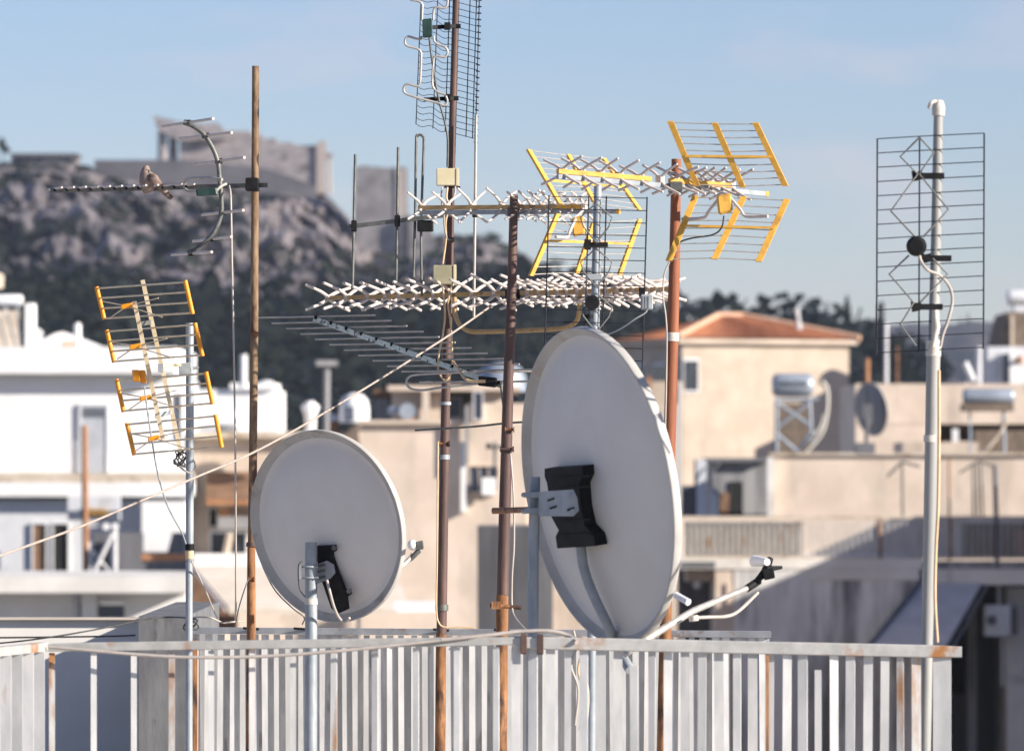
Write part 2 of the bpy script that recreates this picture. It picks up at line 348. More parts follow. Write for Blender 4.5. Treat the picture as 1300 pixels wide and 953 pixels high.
# ---- dove
def dove():
    d = DA(195) - .02
    mb = MB()
    # body: one loft from the breast up to the bowed head
    rows = [(184.5, 245, 4), (184.8, 243, 9), (186.2, 240, 15), (187.8, 236, 20.5), (188.2, 232, 22.6), (187.6, 228, 22.4), (186.4, 224, 20), (185.4, 220.5, 16.2), (185.2, 217.5, 12.6), (185.8, 215, 10.2), (186.8, 213, 8), (187.6, 211.8, 4.5)]
    pts = [P(x, y, d + .012 * math.sin(i / 11 * 3)) for i, (x, y, w) in enumerate(rows)]
    sm = catmull(pts, 4); rr = []
    for i in range(len(rows) - 1):
        for k in range(4): rr.append(rw(rows[i][2] * (1 - k / 4) + rows[i + 1][2] * k / 4, d))
    rr.append(rw(rows[-1][2], d)); mb.tube(sm, rr, 18, 0)
    # rump and tail
    tl = [P(190, 231, d + .02), P(199, 236, d + .03), (P(206, 240, d + .035)), P(212, 246.5, d + .04), P(218, 252, d + .045)]
    mb.tube(catmull(tl, 4), [rw(w, d) for w in (20, 19, 18, 17, 15.5, 14, 12.5, 11, 9.5, 8.5, 8, 7.5, 7, 6.8, 6.6, 6.4, 5.5)], 12, 2, flat=.7, flatdir=Vector((-.6, 0, -1)))
    # beak
    mb.tube([P(188.6, 216.5, d - .022), P(189.6, 221.5, d - .034)], [.0042, .0008], 8, 1)
    # eye
    mb.ball(P(186.4, 215.4, d - .0145), (.0025, 0, 0), (0, .002, 0), (0, 0, .0025), 8, 6, 1)
    # folded wing laid along the flank
    wg = [P(189.5, 222, d - .018), P(195, 228, d - .026), P(201.5, 235, d - .012), P(209, 242, d + .012)]
    mb.tube(catmull(wg, 4), [rw(w, d) for w in (5, 9, 12, 13.5, 14, 13.8, 13, 12, 10.5, 9, 7, 5, 2)], 12, 2, flat=.5, flatdir=Vector((-.4, 0, -1)))
    # legs and toes closing on the boom
    for q in (186.5, 191):
        c = boomA(q, -3.5)
        mb.tube([P(q + .5, 233, d), c + Vector((0, .004, .006))], [.004, .0025], 6, 1)
        for s in (-1, 1): mb.tube(catmull([c + Vector((0, .004, .006)), c + Vector((.003 * s, -.010, .002)), c + Vector((.004 * s, -.013, -.012))], 3), .0016, 5, 1)
    o = mb.build('dove', [m_dove, m_beak, m_dovewing], None, boomA(188, -3))
    tag(o, 'grey-brown dove perched on an antenna boom with its head bowed', 'bird')
dove()

# ---- grid antenna at the top of the tallest mast
gd = 22.5
aB = thing('grid_antenna', 'wavy wire mesh antenna with serpentine dipoles at the top of the frame', 'antenna', P(575, 126, gd), 'antennas on the masts')
mb = MB()
def gp(u, y):   # u across the mesh 0..1 at photo row y (the mesh leans with the mast and slopes down to the right)
    xl = 534.5 - y * .041; xr = 608 - y * .028
    return xl + (xr - xl) * u, u
def gwave(u): return 2.2 * math.sin(u * 19) if u < .5 else 0
us = [0, .14, .28, .42, .5, .62, .74, .88, 1.0]
row = -64
while row < 160:
    pts = []
    for i in range(19):
        u = i / 18
        x, _ = gp(u, row); pts.append(P(x, row + 19 * u + gwave(u), gd + .12 - .12 * abs(u - .5)))
    mb.tube(pts, .0013, 4); row += 7.9
for u in (0, .285, .49, .84, .95, 1.0):
    mb.tube([P(gp(u, r)[0], r + 19 * u, gd + .12 - .12 * abs(u - .5)) for r in (-66, 40, 100, 158)], .0022, 5)
mb.build('reflector_grid', m_blackm, aB)
rows = -66
mb = MB()
for i in range(28):
    r_ = -60 + i * 8.2
    x, _ = gp(1, r_); mb.tube([P(x - 2, r_ + 19, gd + .06), P(x + 3, r_ + 20, gd + .06)], .003, 5)
mb.build('edge_barbs', m_blackm, aB)
sl = [(522, -40), (534, -36), (536, -20), (534, -6), (530, 1.5), (520.7, 0)]
sl1 = [(520.7, 0), (531, 1.8), (536, 6), (536, 14), (535.6, 26)]
sl2 = [(535, 46), (534, 50), (527, 49), (518, 46.7), (514, 52.5), (517, 58.5), (529, 62), (534, 66), (534.6, 74), (533.6, 100), (532.5, 107), (529, 109.5), (517, 107), (512.3, 112.8), (516, 119.5), (537.7, 126.4), (556, 131), (564, 134), (568, 129), (566, 122)]
sr1 = [(566, -30), (568, -10), (568, 5), (564, 10.3), (554, 9.5), (550.5, 14), (550, 26)]
sr2 = [(550.5, 46), (551.5, 53), (557, 57), (565, 60), (568.3, 66), (565, 72.5), (556, 71.5), (551, 73.5), (549.8, 82), (548.8, 104), (550.5, 112), (556, 117), (566, 120.7)]
for path in (sl1, sl2):
    MB().tube(catmull([P(x, y, gd - .07) for x, y in path], 5), .0048, 7).build('serpentine_dipole', m_alu, aB)
for path in (sr1, sr2):
    MB().tube(catmull([P(x, y, gd - .07) for x, y in path], 5), .0048, 7).build('serpentine_dipole', m_alu, aB)
MB().rbox(P(542.5, 36, gd - .08), (.019, 0, .002), (0, .022, 0), (-.001, 0, .036)).build('terminal_box', m_green_box, aB)
for y0, y1, xl in ((35, 33.5, 549), (126.5, 125, 538)):
    mb = MB(); a = P(xl, y0, gd - .06); b = P(580 - y0 * .03, y1, gd)
    mb.obox((a + b) / 2, (b - a) / 2, (0, .012, 0), (0, 0, .0075))
    mb.obox(P(568, y0 - 1.5, gd - .05), (.012, 0, 0), (0, .02, 0), (0, 0, .014))
    mb.tube([P(576 - y0 * .02, y1, gd - .0), P(586 - y0 * .03, y1, gd - .0)], .009, 6)
    mb.build('mast_bracket', m_blackp, aB)
MB().tube(catmull([P(x, y, gd - .07) for x, y in [(545, 47), (547, 65), (551, 92), (557, 126), (564, 152), (568, 172), (568.5, 190), (568, 212)]], 5), .0045, 6).build('feed_cable', m_dark_alu, aB)

# ---- amplifier boxes
ab = thing('amplifier_box', 'cream plastic amplifier box strapped to the tallest mast', 'junction box', P(568, 237, 22.5), 'amplifier boxes on the tallest mast')
mb = MB(); mb.rbox(P(567, 225, 22.5), (.040, 0, 0), (0, .024, 0), (0, 0, .034), .08); mb.build('box_body', m_cream_box, ab)
MB().rbox(P(581, 225.2, 22.50), (.0055, 0, 0), (0, .027, 0), (0, 0, .036), .1).build('box_lid', m_cream_box, ab)
MB().obox(P(574, 237.6, 22.5), (.032, 0, 0), (0, .015, 0), (0, 0, .003)).build('mounting_foot', m_blackp, ab)
ab2 = thing('amplifier_box', 'olive plastic amplifier box just above the lower comb antenna', 'junction box', P(564, 362, 22.45), 'amplifier boxes on the tallest mast')
MB().rbox(P(562.5, 349, 22.45), (.040, 0, 0), (0, .024, 0), (0, 0, .038), .08).build('box_body', m_olive_box, ab2)
MB().rbox(P(577.5, 349, 22.45), (.0055, 0, 0), (0, .027, 0), (0, 0, .040), .1).build('box_lid', m_cream_box, ab2)
def cable(label, path, w, mat, name='cable', cat='cable', group=None, n=6):
    """path: (px, py, d)"""
    dm = sum(p[2] for p in path) / len(path)
    o = MB().tube(catmull([P(*p) for p in path], n), rw(w, dm), 7).build(name, mat, None)
    return tag(o, label, cat, group)
cable('thin white cable looping from the cream box into the upper comb antenna', [(561, 238, 22.45), (560.5, 246, 22.45), (561, 262, 22.5)], 2.2, m_cable_w)
cable('twisted white cables dropping beside the tallest mast under the cream box', [(568, 238, 22.44), (567, 252, 22.42), (571, 262, 22.42), (566, 280, 22.42), (566, 305, 22.46), (562, 335, 22.46)], 2.6, m_cable_t)
cable('white cable curving off the right corner of the cream box', [(578, 237, 22.44), (577, 247, 22.42), (571, 258, 22.42), (564, 268, 22.40), (564.5, 290, 22.42), (567, 302, 22.44)], 2.4, m_cable_w)
cable('orange tan cable looped under the tallest mast below the olive box', [(573, 363, 22.4), (569, 385, 22.4), (572, 410, 22.4), (574, 445, 22.4), (573, 470, 22.4), (566, 483, 22.4), (557, 472, 22.42), (557, 452, 22.42), (563, 420, 22.42), (565, 395, 22.42), (562, 364, 22.4)], 2.6, m_cable_t)
cable('dark cable running down the left flank of the tallest mast', [(556, 560, 22.5), (555.5, 620, 22.5), (555, 700, 22.5), (554, 770, 22.5), (557, 790, 22.5), (566, 796, 22.5), (585, 796, 22.5), (602, 797, 22.5)], 2.2, m_cable_t)

# ---- vertical antenna: dark boom with upright rods
vd = 22.55
aV = thing('yagi_antenna', 'dark antenna with tall upright rods and hairpin dipole by the tallest mast', 'antenna', P(571, 272, vd), 'antennas on the masts')
def vb(px): return P(px, 287.5 - (px - 445) * .118, vd - (px - 445) * .0005)
mb = MB(); a, b = vb(443), vb(606); mb.obox((a + b) / 2, (b - a) / 2, (0, .009, 0), (0, 0, .0085)); mb.build('boom', m_dark_alu, aV)
for (xt, yt, xb, yb, cx) in [(451, 196, 447.5, 366, 449.5), (505.5, 187, 503, 358, 504.5), (604.5, 146, 601.5, 402, 603)]:
    MB().tube([P(xt, yt, vd - .01), P(xb, yb, vd - .01)], .0055 if cx < 600 else .0058, 8).build('upright_rod', m_dark_alu if cx < 600 else m_alu, aV)
    c = vb(cx); MB().rbox(c, (.011, 0, 0), (0, .018, 0), (0, 0, .022)).build('element_clip', m_blackp, aV)
MB().tube(catmull([P(x, y, vd - .015) for x, y in [(525, 352), (527, 270), (528.3, 180), (530, 173.5), (533.5, 171.2), (537, 174), (538, 181), (536, 240), (534.5, 300), (535.5, 376)]], 5), .0052, 8).build('folded_dipole', m_dark_alu, aV)
MB().rbox(P(540, 287, vd - .02), (.032, 0, 0), (0, .03, 0), (0, 0, .022)).build('terminal_box', m_blackp, aV)

# ---- comb antennas
def xdirector(root, c, t, b, ht, hz, sweep, sides=(1, -1), mat=None, kr=1.0):
    z = Vector((0, 0, 1)); mb = MB()
    for st in sides:
        for sz in (1, -1):
            j = random.uniform(.9, 1.1); k = random.uniform(.85, 1.15)
            p0 = c + z * sz * .004
            p1 = c + t * st * ht * .34 + z * sz * hz * .50 * k + b * sweep * .2
            p2 = c + t * st * ht * j + z * sz * hz * k + b * sweep
            mb.tube(catmull([p0, p1, p2], 4), [.0076 * kr] * 5 + [.0064 * kr] * 4, 6)
            mb.ball(p2, (.0067 * kr, 0, 0), (0, .0067 * kr, 0), (0, 0, .0067 * kr), 6, 4)
    mb.obox(c, b * .008, t * .012, z * .012)
    return mb.build('director', mat or m_white_rod, root)

# long comb antenna (pale tan boom across the middle)
dl, dr = 22.9, 21.75
def eb(px):
    u = (px - 425) / 420.0
    # equal height along the boom
    d = 1.0 / (1 / dl + (1 / dr - 1 / dl) * u)
    return P(px, 600 - 222 * dl / d, d) if False else P(px, 600 - (222 + 11 * u), d)
aE = thing('comb_antenna', 'longest comb antenna with whitish blades, spanning the middle below the olive box', 'antenna', eb(650), 'antennas on the masts')
bE = (eb(845) - eb(425)).normalized(); tE = Vector((-bE.y, bE.x, 0)).normalized()
if tE.x < 0: tE = -tE
a, b = eb(421), eb(858); MB().obox((a + b) / 2, (b - a) / 2, tE * .011, (0, 0, .0085)).build('boom', m_tan, aE)
for px in [417, 441, 469, 491, 509, 531, 552, 574, 601, 629, 651, 672, 686, 698, 710, 722, 735, 747, 760, 772, 786]:
    xdirector(aE, eb(px), tE, bE, .135 * random.uniform(.9, 1.08), .055 * random.uniform(.85, 1.2), -.010)
for px in [795, 806, 817, 826, 836]:
    xdirector(aE, eb(px), tE, bE, .14, .04, .02)
mb = MB()
for z0 in (.035, -.03):
    for s in (-1, 1): mb.tube([eb(800) + Vector((0, 0, z0)) + tE * .02 * s, eb(828) + Vector((0, 0, z0)) + tE * .13 * s], .006, 6)
mb.build('reflector_rod', m_white_rod, aE)
lp = [eb(793) + Vector((0, 0, .05)) + tE * s for s in (-.11, .11)] + [eb(793) + Vector((0, 0, -.03)) + tE * .11, eb(793) + Vector((0, 0, -.03)) + tE * -.11]
MB().tube(lp, .007, 6, closed=True).build('folded_dipole', m_white_rod, aE)
MB().tube(catmull([P(577, 378, 22.4), P(578, 398, 22.38), (P(583, 411, 22.36)), P(594, 419.5, 22.34), P(615, 421, 22.3), P(705, 417.5, 22.05), P(728, 411, 21.98), P(735, 398, 21.96), P(736, 372, 21.95)], 6), .0095, 8).build('support_strut', m_tan, aE)
MB().rbox(eb(651) + Vector((0, 0, -.005)), (.03, 0, 0), (0, .04, 0), (0, 0, .02)).build('mast_clamp', m_blackp, aE)

def corner_panel(root, bars, dbars, rods, strip, rodmat):
    """bars: three (x0,y0,x1,y1) photo lines; dbars: three (d0,d1); rods between first and last bar"""
    n = rods; pn = MB(); ends = []
    L = [(P(b[0], b[1], dd[0]), P(b[2], b[3], dd[1])) for b, dd in zip(bars, dbars)]
    for i in range(n):
        u = .02 + .96 * i / (n - 1)
        pn.tube([L[0][0].lerp(L[0][1], u), L[1][0].lerp(L[1][1], u), L[2][0].lerp(L[2][1], u)], .0022, 5)
    panel = pn.build('reflector_panel', rodmat, root)
    for (a, b) in L:
        t = (b - a); hz = (L[2][0] - L[0][0]).normalized()
        nn = t.cross(hz).normalized()
        MB().obox((a + b) / 2, t / 2, hz * .0115, nn * .005).build('side_bar', m_yellow, panel)
    a = L[0][0].lerp(L[0][1], strip); c = L[2][0].lerp(L[2][1], strip)
    MB().obox((a + c) / 2 + Vector((0, -.008, 0)), (c - a) / 2, (0, .003, 0), (0, 0, .0045)).build('cross_strip', m_yellow, panel)
    return panel

def comb_yellow(label, xa, ya, da, xb, yb, db, clips, t, ht, hz, yel0, yel1, up, dup_, lowp, dlow, box, strip=(.56, .5), mast_px=None, sweep=.0):
    def bp(px):
        u = (px - xa) / (xb - xa); return P(px, ya + (yb - ya) * u, da + (db - da) * u)
    root = thing('comb_antenna', label, 'antenna', bp(mast_px), 'antennas on the masts')
    a, b = bp(xa), bp(xb); bd = (b - a).normalized(); tt = Vector(t).normalized()
    bh = Vector((bd.x, bd.y, 0)).normalized()
    side = Vector((-bh.y, bh.x, 0))
    MB().obox((a + b) / 2 + Vector((0, 0, -.009)), (b - a) / 2, side * .009, (0, 0, .0085)).build('boom', m_galv, root)
    for (x0, x1, mat) in [(yel0[0], yel0[1], m_yellow if yel0[2] else m_tan), (yel1[0], yel1[1], m_yellow)]:
        p, q = bp(x0), bp(x1); MB().obox((p + q) / 2 + Vector((0, 0, .010)), (q - p) / 2, side * .0125, (0, 0, .0085)).build('director_carrier', mat, root)
    q = bp(xb + 1); MB().obox(q + Vector((0, 0, -.009)), bd * .006, side * .010, (0, 0, .0095)).build('end_cap', m_yellow, root)
    for px in clips: xdirector(root, bp(px) + Vector((0, 0, .012)), tt, bd, ht * random.uniform(.88, 1.08), hz, sweep, kr=.76)
    corner_panel(root, up, dup_, 10, strip[0], m_alu)
    corner_panel(root, lowp, dlow, 9, strip[1], m_alu)
    bx = MB(); c = P(*box[:3]); w_, h_ = box[3], box[4]
    bx.rbox(c, (w_, 0, h_ * .18), (0, w_ * 1.1, 0), (-h_ * .12, 0, h_), .22); bx.build('balun_box', m_yellow, root)
    ea = MB()
    for s in (-1, 1):
        p = c + Vector((0, 0, h_ * .8)) + tt * .02 * s
        ea.tube(catmull([p, p + tt * .05 * s + Vector((0, 0, -.05)), p + tt * .075 * s + Vector((0, 0, -.075)), p + tt * .17 * s + Vector((0, 0, -.077))], 4), .006, 6)
    ea.build('dipole_arm', m_white_rod, root)
    c2 = bp(mast_px); MB().rbox(c2 + Vector((0, .06, -.01)), (.024, 0, 0), (0, .11, 0), (0, 0, .017)).build('mast_clamp', m_dark_alu, root)
    return root

comb_yellow('yellow comb antenna with bright reflector panels on the orange rusted mast', 708, 221, 20.60, 972, 243, 20.92,
            [714, 738, 762, 786, 812, 838, 857, 872, 886, 900, 914, 928], (.80, -.6, 0), .088, .050, (708, 826, 1), (850, 926, 1),
            [(851, 154, 885, 236), (907, 156, 943, 238), (959, 156, 997, 236)], [(20.72, 20.78), (20.70, 20.76), (20.68, 20.74)],
            [(883, 249, 849, 331), (944, 250, 907, 329), (999, 253, 963, 332)], [(20.78, 20.72), (20.76, 20.70), (20.74, 20.68)],
            (920, 259, 20.66, .026, .034), strip=(.54, .46), mast_px=858)
comb_yellow('tan-boomed comb antenna with slimmer yellow panels left of the big grid', 530, 267, 22.2, 784, 265.5, 21.9,
            [536, 567, 599, 637, 662, 675, 688, 701, 714, 728, 742], (.46, .89, 0), .125, .058, (532, 708, 0), (705, 738, 0),
            [(671, 190, 711, 259), (721, 196, 756, 259), (766, 201, 812, 267)], [(21.62, 21.70), (21.82, 21.9), (22.02, 22.1)],
            [(708, 271, 674, 350), (754, 282, 732, 347), (812, 278, 786, 350)], [(21.70, 21.62), (21.9, 21.82), (22.1, 22.02)],
            (734, 287, 21.8, .023, .036), strip=(.56, .44), mast_px=652)
cable('dark feed cable looping from the yellow balun box to the orange mast', [(919, 274, 20.66), (916, 289, 20.66), (905, 298, 20.7), (880, 302, 20.78), (866, 306, 20.82), (860, 310, 20.83)], 2.2, m_cable_b)
cable('white cable hanging beside the orange rusted mast', [(850, 332, 20.72), (843, 350, 20.72), (842, 378, 20.72), (845, 400, 20.7), (846.5, 430, 20.7), (845.5, 500, 20.7), (844, 560, 20.72)], 2.2, m_cable_w)

# ---- lower yagi with the slanting pale boom
fd0, fd1 = 22.9, 22.2
aF = thing('yagi_antenna', 'horizontal-rod antenna with a slanting pale green boom, low between two brown masts', 'antenna', P(563, 462, 22.45), 'antennas on the masts')
def fb(u): return P(398 + 239 * u, 404.5 + 85 * u, fd0 + (fd1 - fd0) * u)
a, b = fb(0), fb(1); ax = (b - a).normalized(); sd = Vector((0, 1, 0)); upv = ax.cross(sd).normalized()
MB().obox((a + b) / 2, (b - a) / 2, upv * .0105, Vector((0, .011, 0))).build('boom', m_alu_green, aF)
n = 13
for i in range(n):
    u = .012 + .97 * i / (n - 1)
    if i == n - 2: continue
    c = fb(u) + Vector((0, 0, .012)); hl = 78 + 8 * u + (14 if i == n - 1 else 0)
    tl = -6.0 * (1 - .15 * u)
    a = c - Vector((hl * K * 22.5, -.20, 0)); b = c + Vector((hl * K * 22.5, -.20, 0))
    MB().tube([a, b], .0037, 7).build('element_rod', m_alu, aF)
    MB().obox(c + Vector((0, -.004, -.004)), (.006, 0, 0), (0, .012, 0), (0, 0, .007)).build('element_clip', m_blackp, aF)
MB().tube(catmull([P(x, y, 22.25) for x, y in [(690, 471), (607, 472), (558, 473.6), (528, 475.5), (519, 478.5), (516, 484.6), (519, 491.5), (527, 494.8), (540, 495), (560, 492), (607, 487), (690, 483)]], 5), .0048, 8).build('folded_dipole', m_alu, aF)
MB().rbox(P(619, 484.5, 22.2), (.036, 0, -.004), (0, .03, 0), (.002, 0, .019)).build('terminal_box', m_blackp, aF)
MB().tube(catmull([P(616, 484, 22.15), P(600, 484, 22.14), P(591, 481, 22.14), P(585, 473, 22.2), (P(576, 460, 22.35))], 5), .0058, 7).build('coax_tail', m_cable_t, aF)
MB().tube([P(636, 488, 22.18), P(643, 541, 22.2)], .006, 6).build('drop_strut', m_dark_alu, aF)
MB().tube(catmull([P(527, 546, 22.42), P(600, 541.5, 22.3), P(643, 537, 22.2), P(692, 534, 22.1)], 4), .0042, 8).build('reflector_rod', m_dark_alu, aF)
MB().rbox(P(566.5, 462, 22.5), (.026, 0, 0), (0, .05, 0), (0, 0, .02)).build('mast_clamp', m_blackp, aF)

# ---- dark grid antenna behind the dish
gg = 20.42
aG = thing('grid_antenna', 'flat black grid antenna on the grey mast behind the big dish', 'antenna', P(757, 312, gg), 'antennas on the masts')
mb = MB()
def ggx(u, y): return 697 + 124.5 * u - (y - 250) * .028
for i in range(15):
    y = 249.5 + i * 15.9
    mb.tube([P(ggx(0, y), y, gg + .09), P(ggx(.5, y), y + 1.1, gg + .06), P(ggx(1, y), y + 2.2, gg + .04)], .0018, 5)
for u in (0, .405, .585, 1):
    mb.tube([P(ggx(u, 248), 248 + 2 * u, gg + .06), P(ggx(u, 473), 473 + 2 * u, gg + .06)], .0027, 6)
mb.build('reflector_grid', m_blackm, aG)
for cy in (284, 341, 398):
    for s in (-1, 1):
        MB().tube([P(757, cy - 26, gg - .06), P(757 + 20 * s, cy - 8, gg - .05), P(757 + 16 * s, cy + 4, gg - .05), P(757, cy + 24, gg - .06)], .0028, 6).build('bowtie_dipole', m_dark_alu, aG)
mb = MB(); mb.obox(P(756.5, 310.5, gg - .03), (.043, 0, 0), (0, .02, 0), (0, 0, .008)); mb.obox(P(746, 310.5, gg - .04), (.012, 0, 0), (0, .02, 0), (0, 0, .018)); mb.build('mast_bracket', m_blackp, aG)
MB().rbox(P(754.5, 352, gg - .02), (.03, 0, 0), (0, .035, 0), (0, 0, .011)).build('mast_bracket', m_grey_box, aG)
mb = MB(); mb.tube([P(752, 384, gg - .05), P(752, 384, gg - .08)], [.027, .024], 18); mb.tube([P(748, 399, gg - .03), P(748, 404, gg - .03)], .014, 10)
mb.build('terminal_cap', m_blackp, aG)
gb = thing('splitter_box', 'small grey weatherproof box at the right edge of the black grid', 'junction box', P(821, 393, 20.35))
MB().rbox(P(821, 383.5, 20.35), (.022, 0, 0), (0, .02, 0), (0, 0, .027)).build('box_body', m_grey_box, gb)
mb = MB()
for q in (816.5, 820, 824): mb.obox(P(q, 383.5, 20.328), (.0018, 0, 0), (0, .002, 0), (0, 0, .022))
mb.build('box_rib', m_grey_box, gb)
MB().rbox(P(815, 371, 20.37), (.011, 0, 0), (0, .02, 0), (0, 0, .017)).build('box_bracket', m_blackp, gb)
cable('grey cable drooping left from the small splitter box', [(822, 393, 20.33), (818, 398, 20.33), (806, 405, 20.33), (790, 416, 20.35), (772, 424, 20.38), (758, 422, 20.4)], 2, m_grey_box)

# ---- right grid antenna on the white mast
hd = 18.2
aH = thing('grid_antenna', 'large black grid antenna with zigzag dipoles on the thick white mast', 'antenna', P(1188, 325, hd), 'antennas on the masts')
mb = MB()
for i in range(16):
    y = 176.4 + i * 18.1
    mb.tube([P(1113.5 - .05 * i, y, hd + .10), P(1167, y - 3.2, hd + .09), P(1249.5 - .1 * i, y - 7.2, hd + .07)], .0018, 5)
for x0, ys in ((1113.8, 176), (1167.5, 174), (1249.5, 169)):
    mb.tube([P(x0, ys, hd + .085), P(x0 - 1, ys + 274, hd + .085)], .0027, 6)
mb.build('reflector_grid', m_blackm, aH)
zz = [[(1167, 175), (1143, 199), (1165, 221), (1131, 268), (1162, 301)], [(1168, 175), (1185.5, 194), (1167, 221), (1204, 266), (1172, 301)],
      [(1154, 324), (1129, 348), (1160, 384), (1143, 412), (1163, 439)], [(1184, 328), (1203, 348), (1168, 384)]]
for z_ in zz:
    MB().tube([P(x, y, hd - .08) for x, y in z_], .0032, 6).build('zigzag_dipole', m_dark_alu, aH)
for (y, x0, x1) in ((223.5, 1159, 1198), (328, 1170, 1207), (389.5, 1158, 1196)):
    mb = MB(); mb.obox(P((x0 + x1) / 2 + 4, y, hd - .04), ((x1 - x0) * .5 * K * hd * .8, 0, 0), (0, .025, 0), (0, 0, .009))
    mb.prism([P(x0 - 1, y - 7, hd - .07), P(x0 + 5, y - 5, hd - .07), P(x0 + 12, y - 7, hd - .07), P(x0 + 11, y + 4, hd - .07), P(x0 + 1, y + 6.5, hd - .07)], (0, .04, 0))
    mb.build('mast_bracket', m_blackp, aH)
mb = MB(); mb.tube([P(1163.5, 312.5, hd - .06), P(1163.5, 312.5, hd - .10), P(1163.5, 312.5, hd - .115)], [rw(26, hd), rw(25, hd), rw(18, hd)], 24); mb.build('terminal_cap', m_blackp, aH)
cable('white cable curling from the round black cap round the thick white mast', [(1167, 324, hd - .09), (1170, 333, hd - .09), (1178, 343, hd - .1), (1194, 350, hd - .08), (1206, 365, hd - .05), (1209, 383, hd - .04), (1204, 405, hd - .04), (1197, 425, hd - .04), (1194, 440, hd - .04)], 4, m_cable_w)
cable('tan cable hanging straight down beside the lower white mast', [(1192, 470, hd - .02), (1192, 560, hd - .02), (1191, 640, hd - .02), (1188, 700, hd - .02), (1187, 760, hd - .02), (1190, 815, hd - .02)], 4.2, m_cable_t)

# ---- orange-edged panel antenna at left
iL, iR = 21.78, 21.22
aI = thing('panel_antenna', 'tilted antenna of gold rods with orange end bars on the short grey mast', 'antenna', P(241, 468, 21.6), 'antennas on the masts')
lb = [(122.5, 364, 132.5, 405.6), (135.4, 418.7, 145, 460), (148, 481, 157, 522.8), (161, 536.7, 170.5, 577.7)]
rb = [(235, 356, 244.5, 398.5), (247.4, 410, 257, 452), (261.5, 472, 270, 513), (273.4, 526, 281.5, 567.7)]
for l, r_ in zip(lb, rb):
    a0, a1 = P(l[0], l[1], iL), P(l[2], l[3], iL); b0, b1 = P(r_[0], r_[1], iR), P(r_[2], r_[3], iR)
    mb = MB()
    for u in (.05, .35, .66, .97): mb.tube([a0.lerp(a1, u), b0.lerp(b1, u)], .0036, 7)
    pn = mb.build('reflector_panel', m_gold, aI)
    for p, q in ((a0, a1), (b0, b1)): MB().tube([p, q], .0085, 8).build('end_bar', m_orange, pn)
def ibar(x0, y0, x1, y1, d, nm):
    a, b = P(x0, y0, d), P(x1, y1, d); MB().obox((a + b) / 2, (b - a) / 2, (.0075, 0, .0015), (0, .0075, 0)).build(nm, m_gold, aI)
ibar(181, 355.5, 229.5, 574, 21.52, 'rear_boom'); ibar(170.5, 382.5, 207, 558, 21.36, 'front_boom')
for (x, y) in ((161, 388.5), (172, 439.7), (185, 505), (195.4, 556)):
    mb = MB(); c = P(x, y, 21.33)
    for dx, dy, dd in ((-31, -6, .1), (-23, 16, .1), (40, -10, -.1), (45, 14, -.1)): mb.tube([c, P(x + dx, y + dy, 21.33 + dd)], .0023, 5)
    dp = mb.build('bowtie_dipole', m_gold, aI)
    MB().rbox(c, (.021, 0, .004), (0, .016, 0), (0, 0, .009)).build('feed_block', m_orange, dp)
mb = MB(); mb.rbox(P(173, 477, 21.32), (.013, 0, 0), (0, .016, 0), (-.003, 0, .022)); mb.rbox(P(181.5, 478, 21.34), (.011, 0, 0), (0, .016, 0), (-.003, 0, .024)); mb.build('transformer_box', m_orange, aI)
for (x0, y0, x1, y1) in ((197, 528, 218, 523), (174, 412, 192, 409)):
    a, b = P(x0, y0, 21.38), P(x1, y1, 21.52); MB().obox((a + b) / 2, (b - a) / 2, (0, .01, 0), (0, 0, .0085)).build('brace', m_grey_box if x0 > 190 else m_dark_alu, aI)
mb = MB(); a, b = P(205, 464.5, 21.52), P(230, 463, 21.6); mb.obox((a + b) / 2, (b - a) / 2, (0, .01, 0), (0, 0, .0055)); mb.build('standoff_arm', m_gold, aI)
mb = MB(); mb.obox(P(235, 468.5, 21.63), (.023, 0, .002), (0, .03, 0), (-.002, 0, .024)); mb.tube([P(245, 467.5, 21.6), P(252, 466, 21.6)], .0055, 6); mb.build('mast_clamp', m_grey_box, aI); MB().obox(P(204, 467, 21.52), (.010, 0, 0), (0, .015, 0), (0, 0, .016)).build('boom_bracket', m_grey_box, aI)
pts = []
for i in range(34):
    a = i * 1.15; pts.append(P(228 + 6 * math.cos(a * 1.0) + .2 * i - 2, 580 + 9 * math.sin(a * .73) + .12 * i, 21.5 + .03 * math.sin(a * 1.7)))
o = MB().tube(catmull(pts, 4), .0026, 5).build('wire_tangle', m_cable_b); tag(o, 'tangle of thin black wire at the foot of the orange-edged antenna', 'wire')
cable('white wire end wrapped on the short grey mast below the tangle', [(220, 583, 21.6), (228, 592, 21.6), (236, 598, 21.58), (243, 600, 21.6), (248, 592, 21.62), (246, 584, 21.62)], 2.4, m_cable_w)
cable('thin grey cable hanging from the orange-edged antenna to the grey mast collar', [(183, 490, 21.3), (187, 520, 21.3), (193, 560, 21.32), (198, 590, 21.35), (203, 612, 21.4), (212, 640, 21.5), (222, 660, 21.58), (231, 676, 21.6), (236, 690, 21.62)], 2.0, m_grey_box)
cable('short white cable dropping right of the short grey mast', [(243, 712, 21.65), (252, 730, 21.7), (262, 752, 21.8), (270, 772, 22), (276, 785, 22.3)], 2.2, m_cable_w)

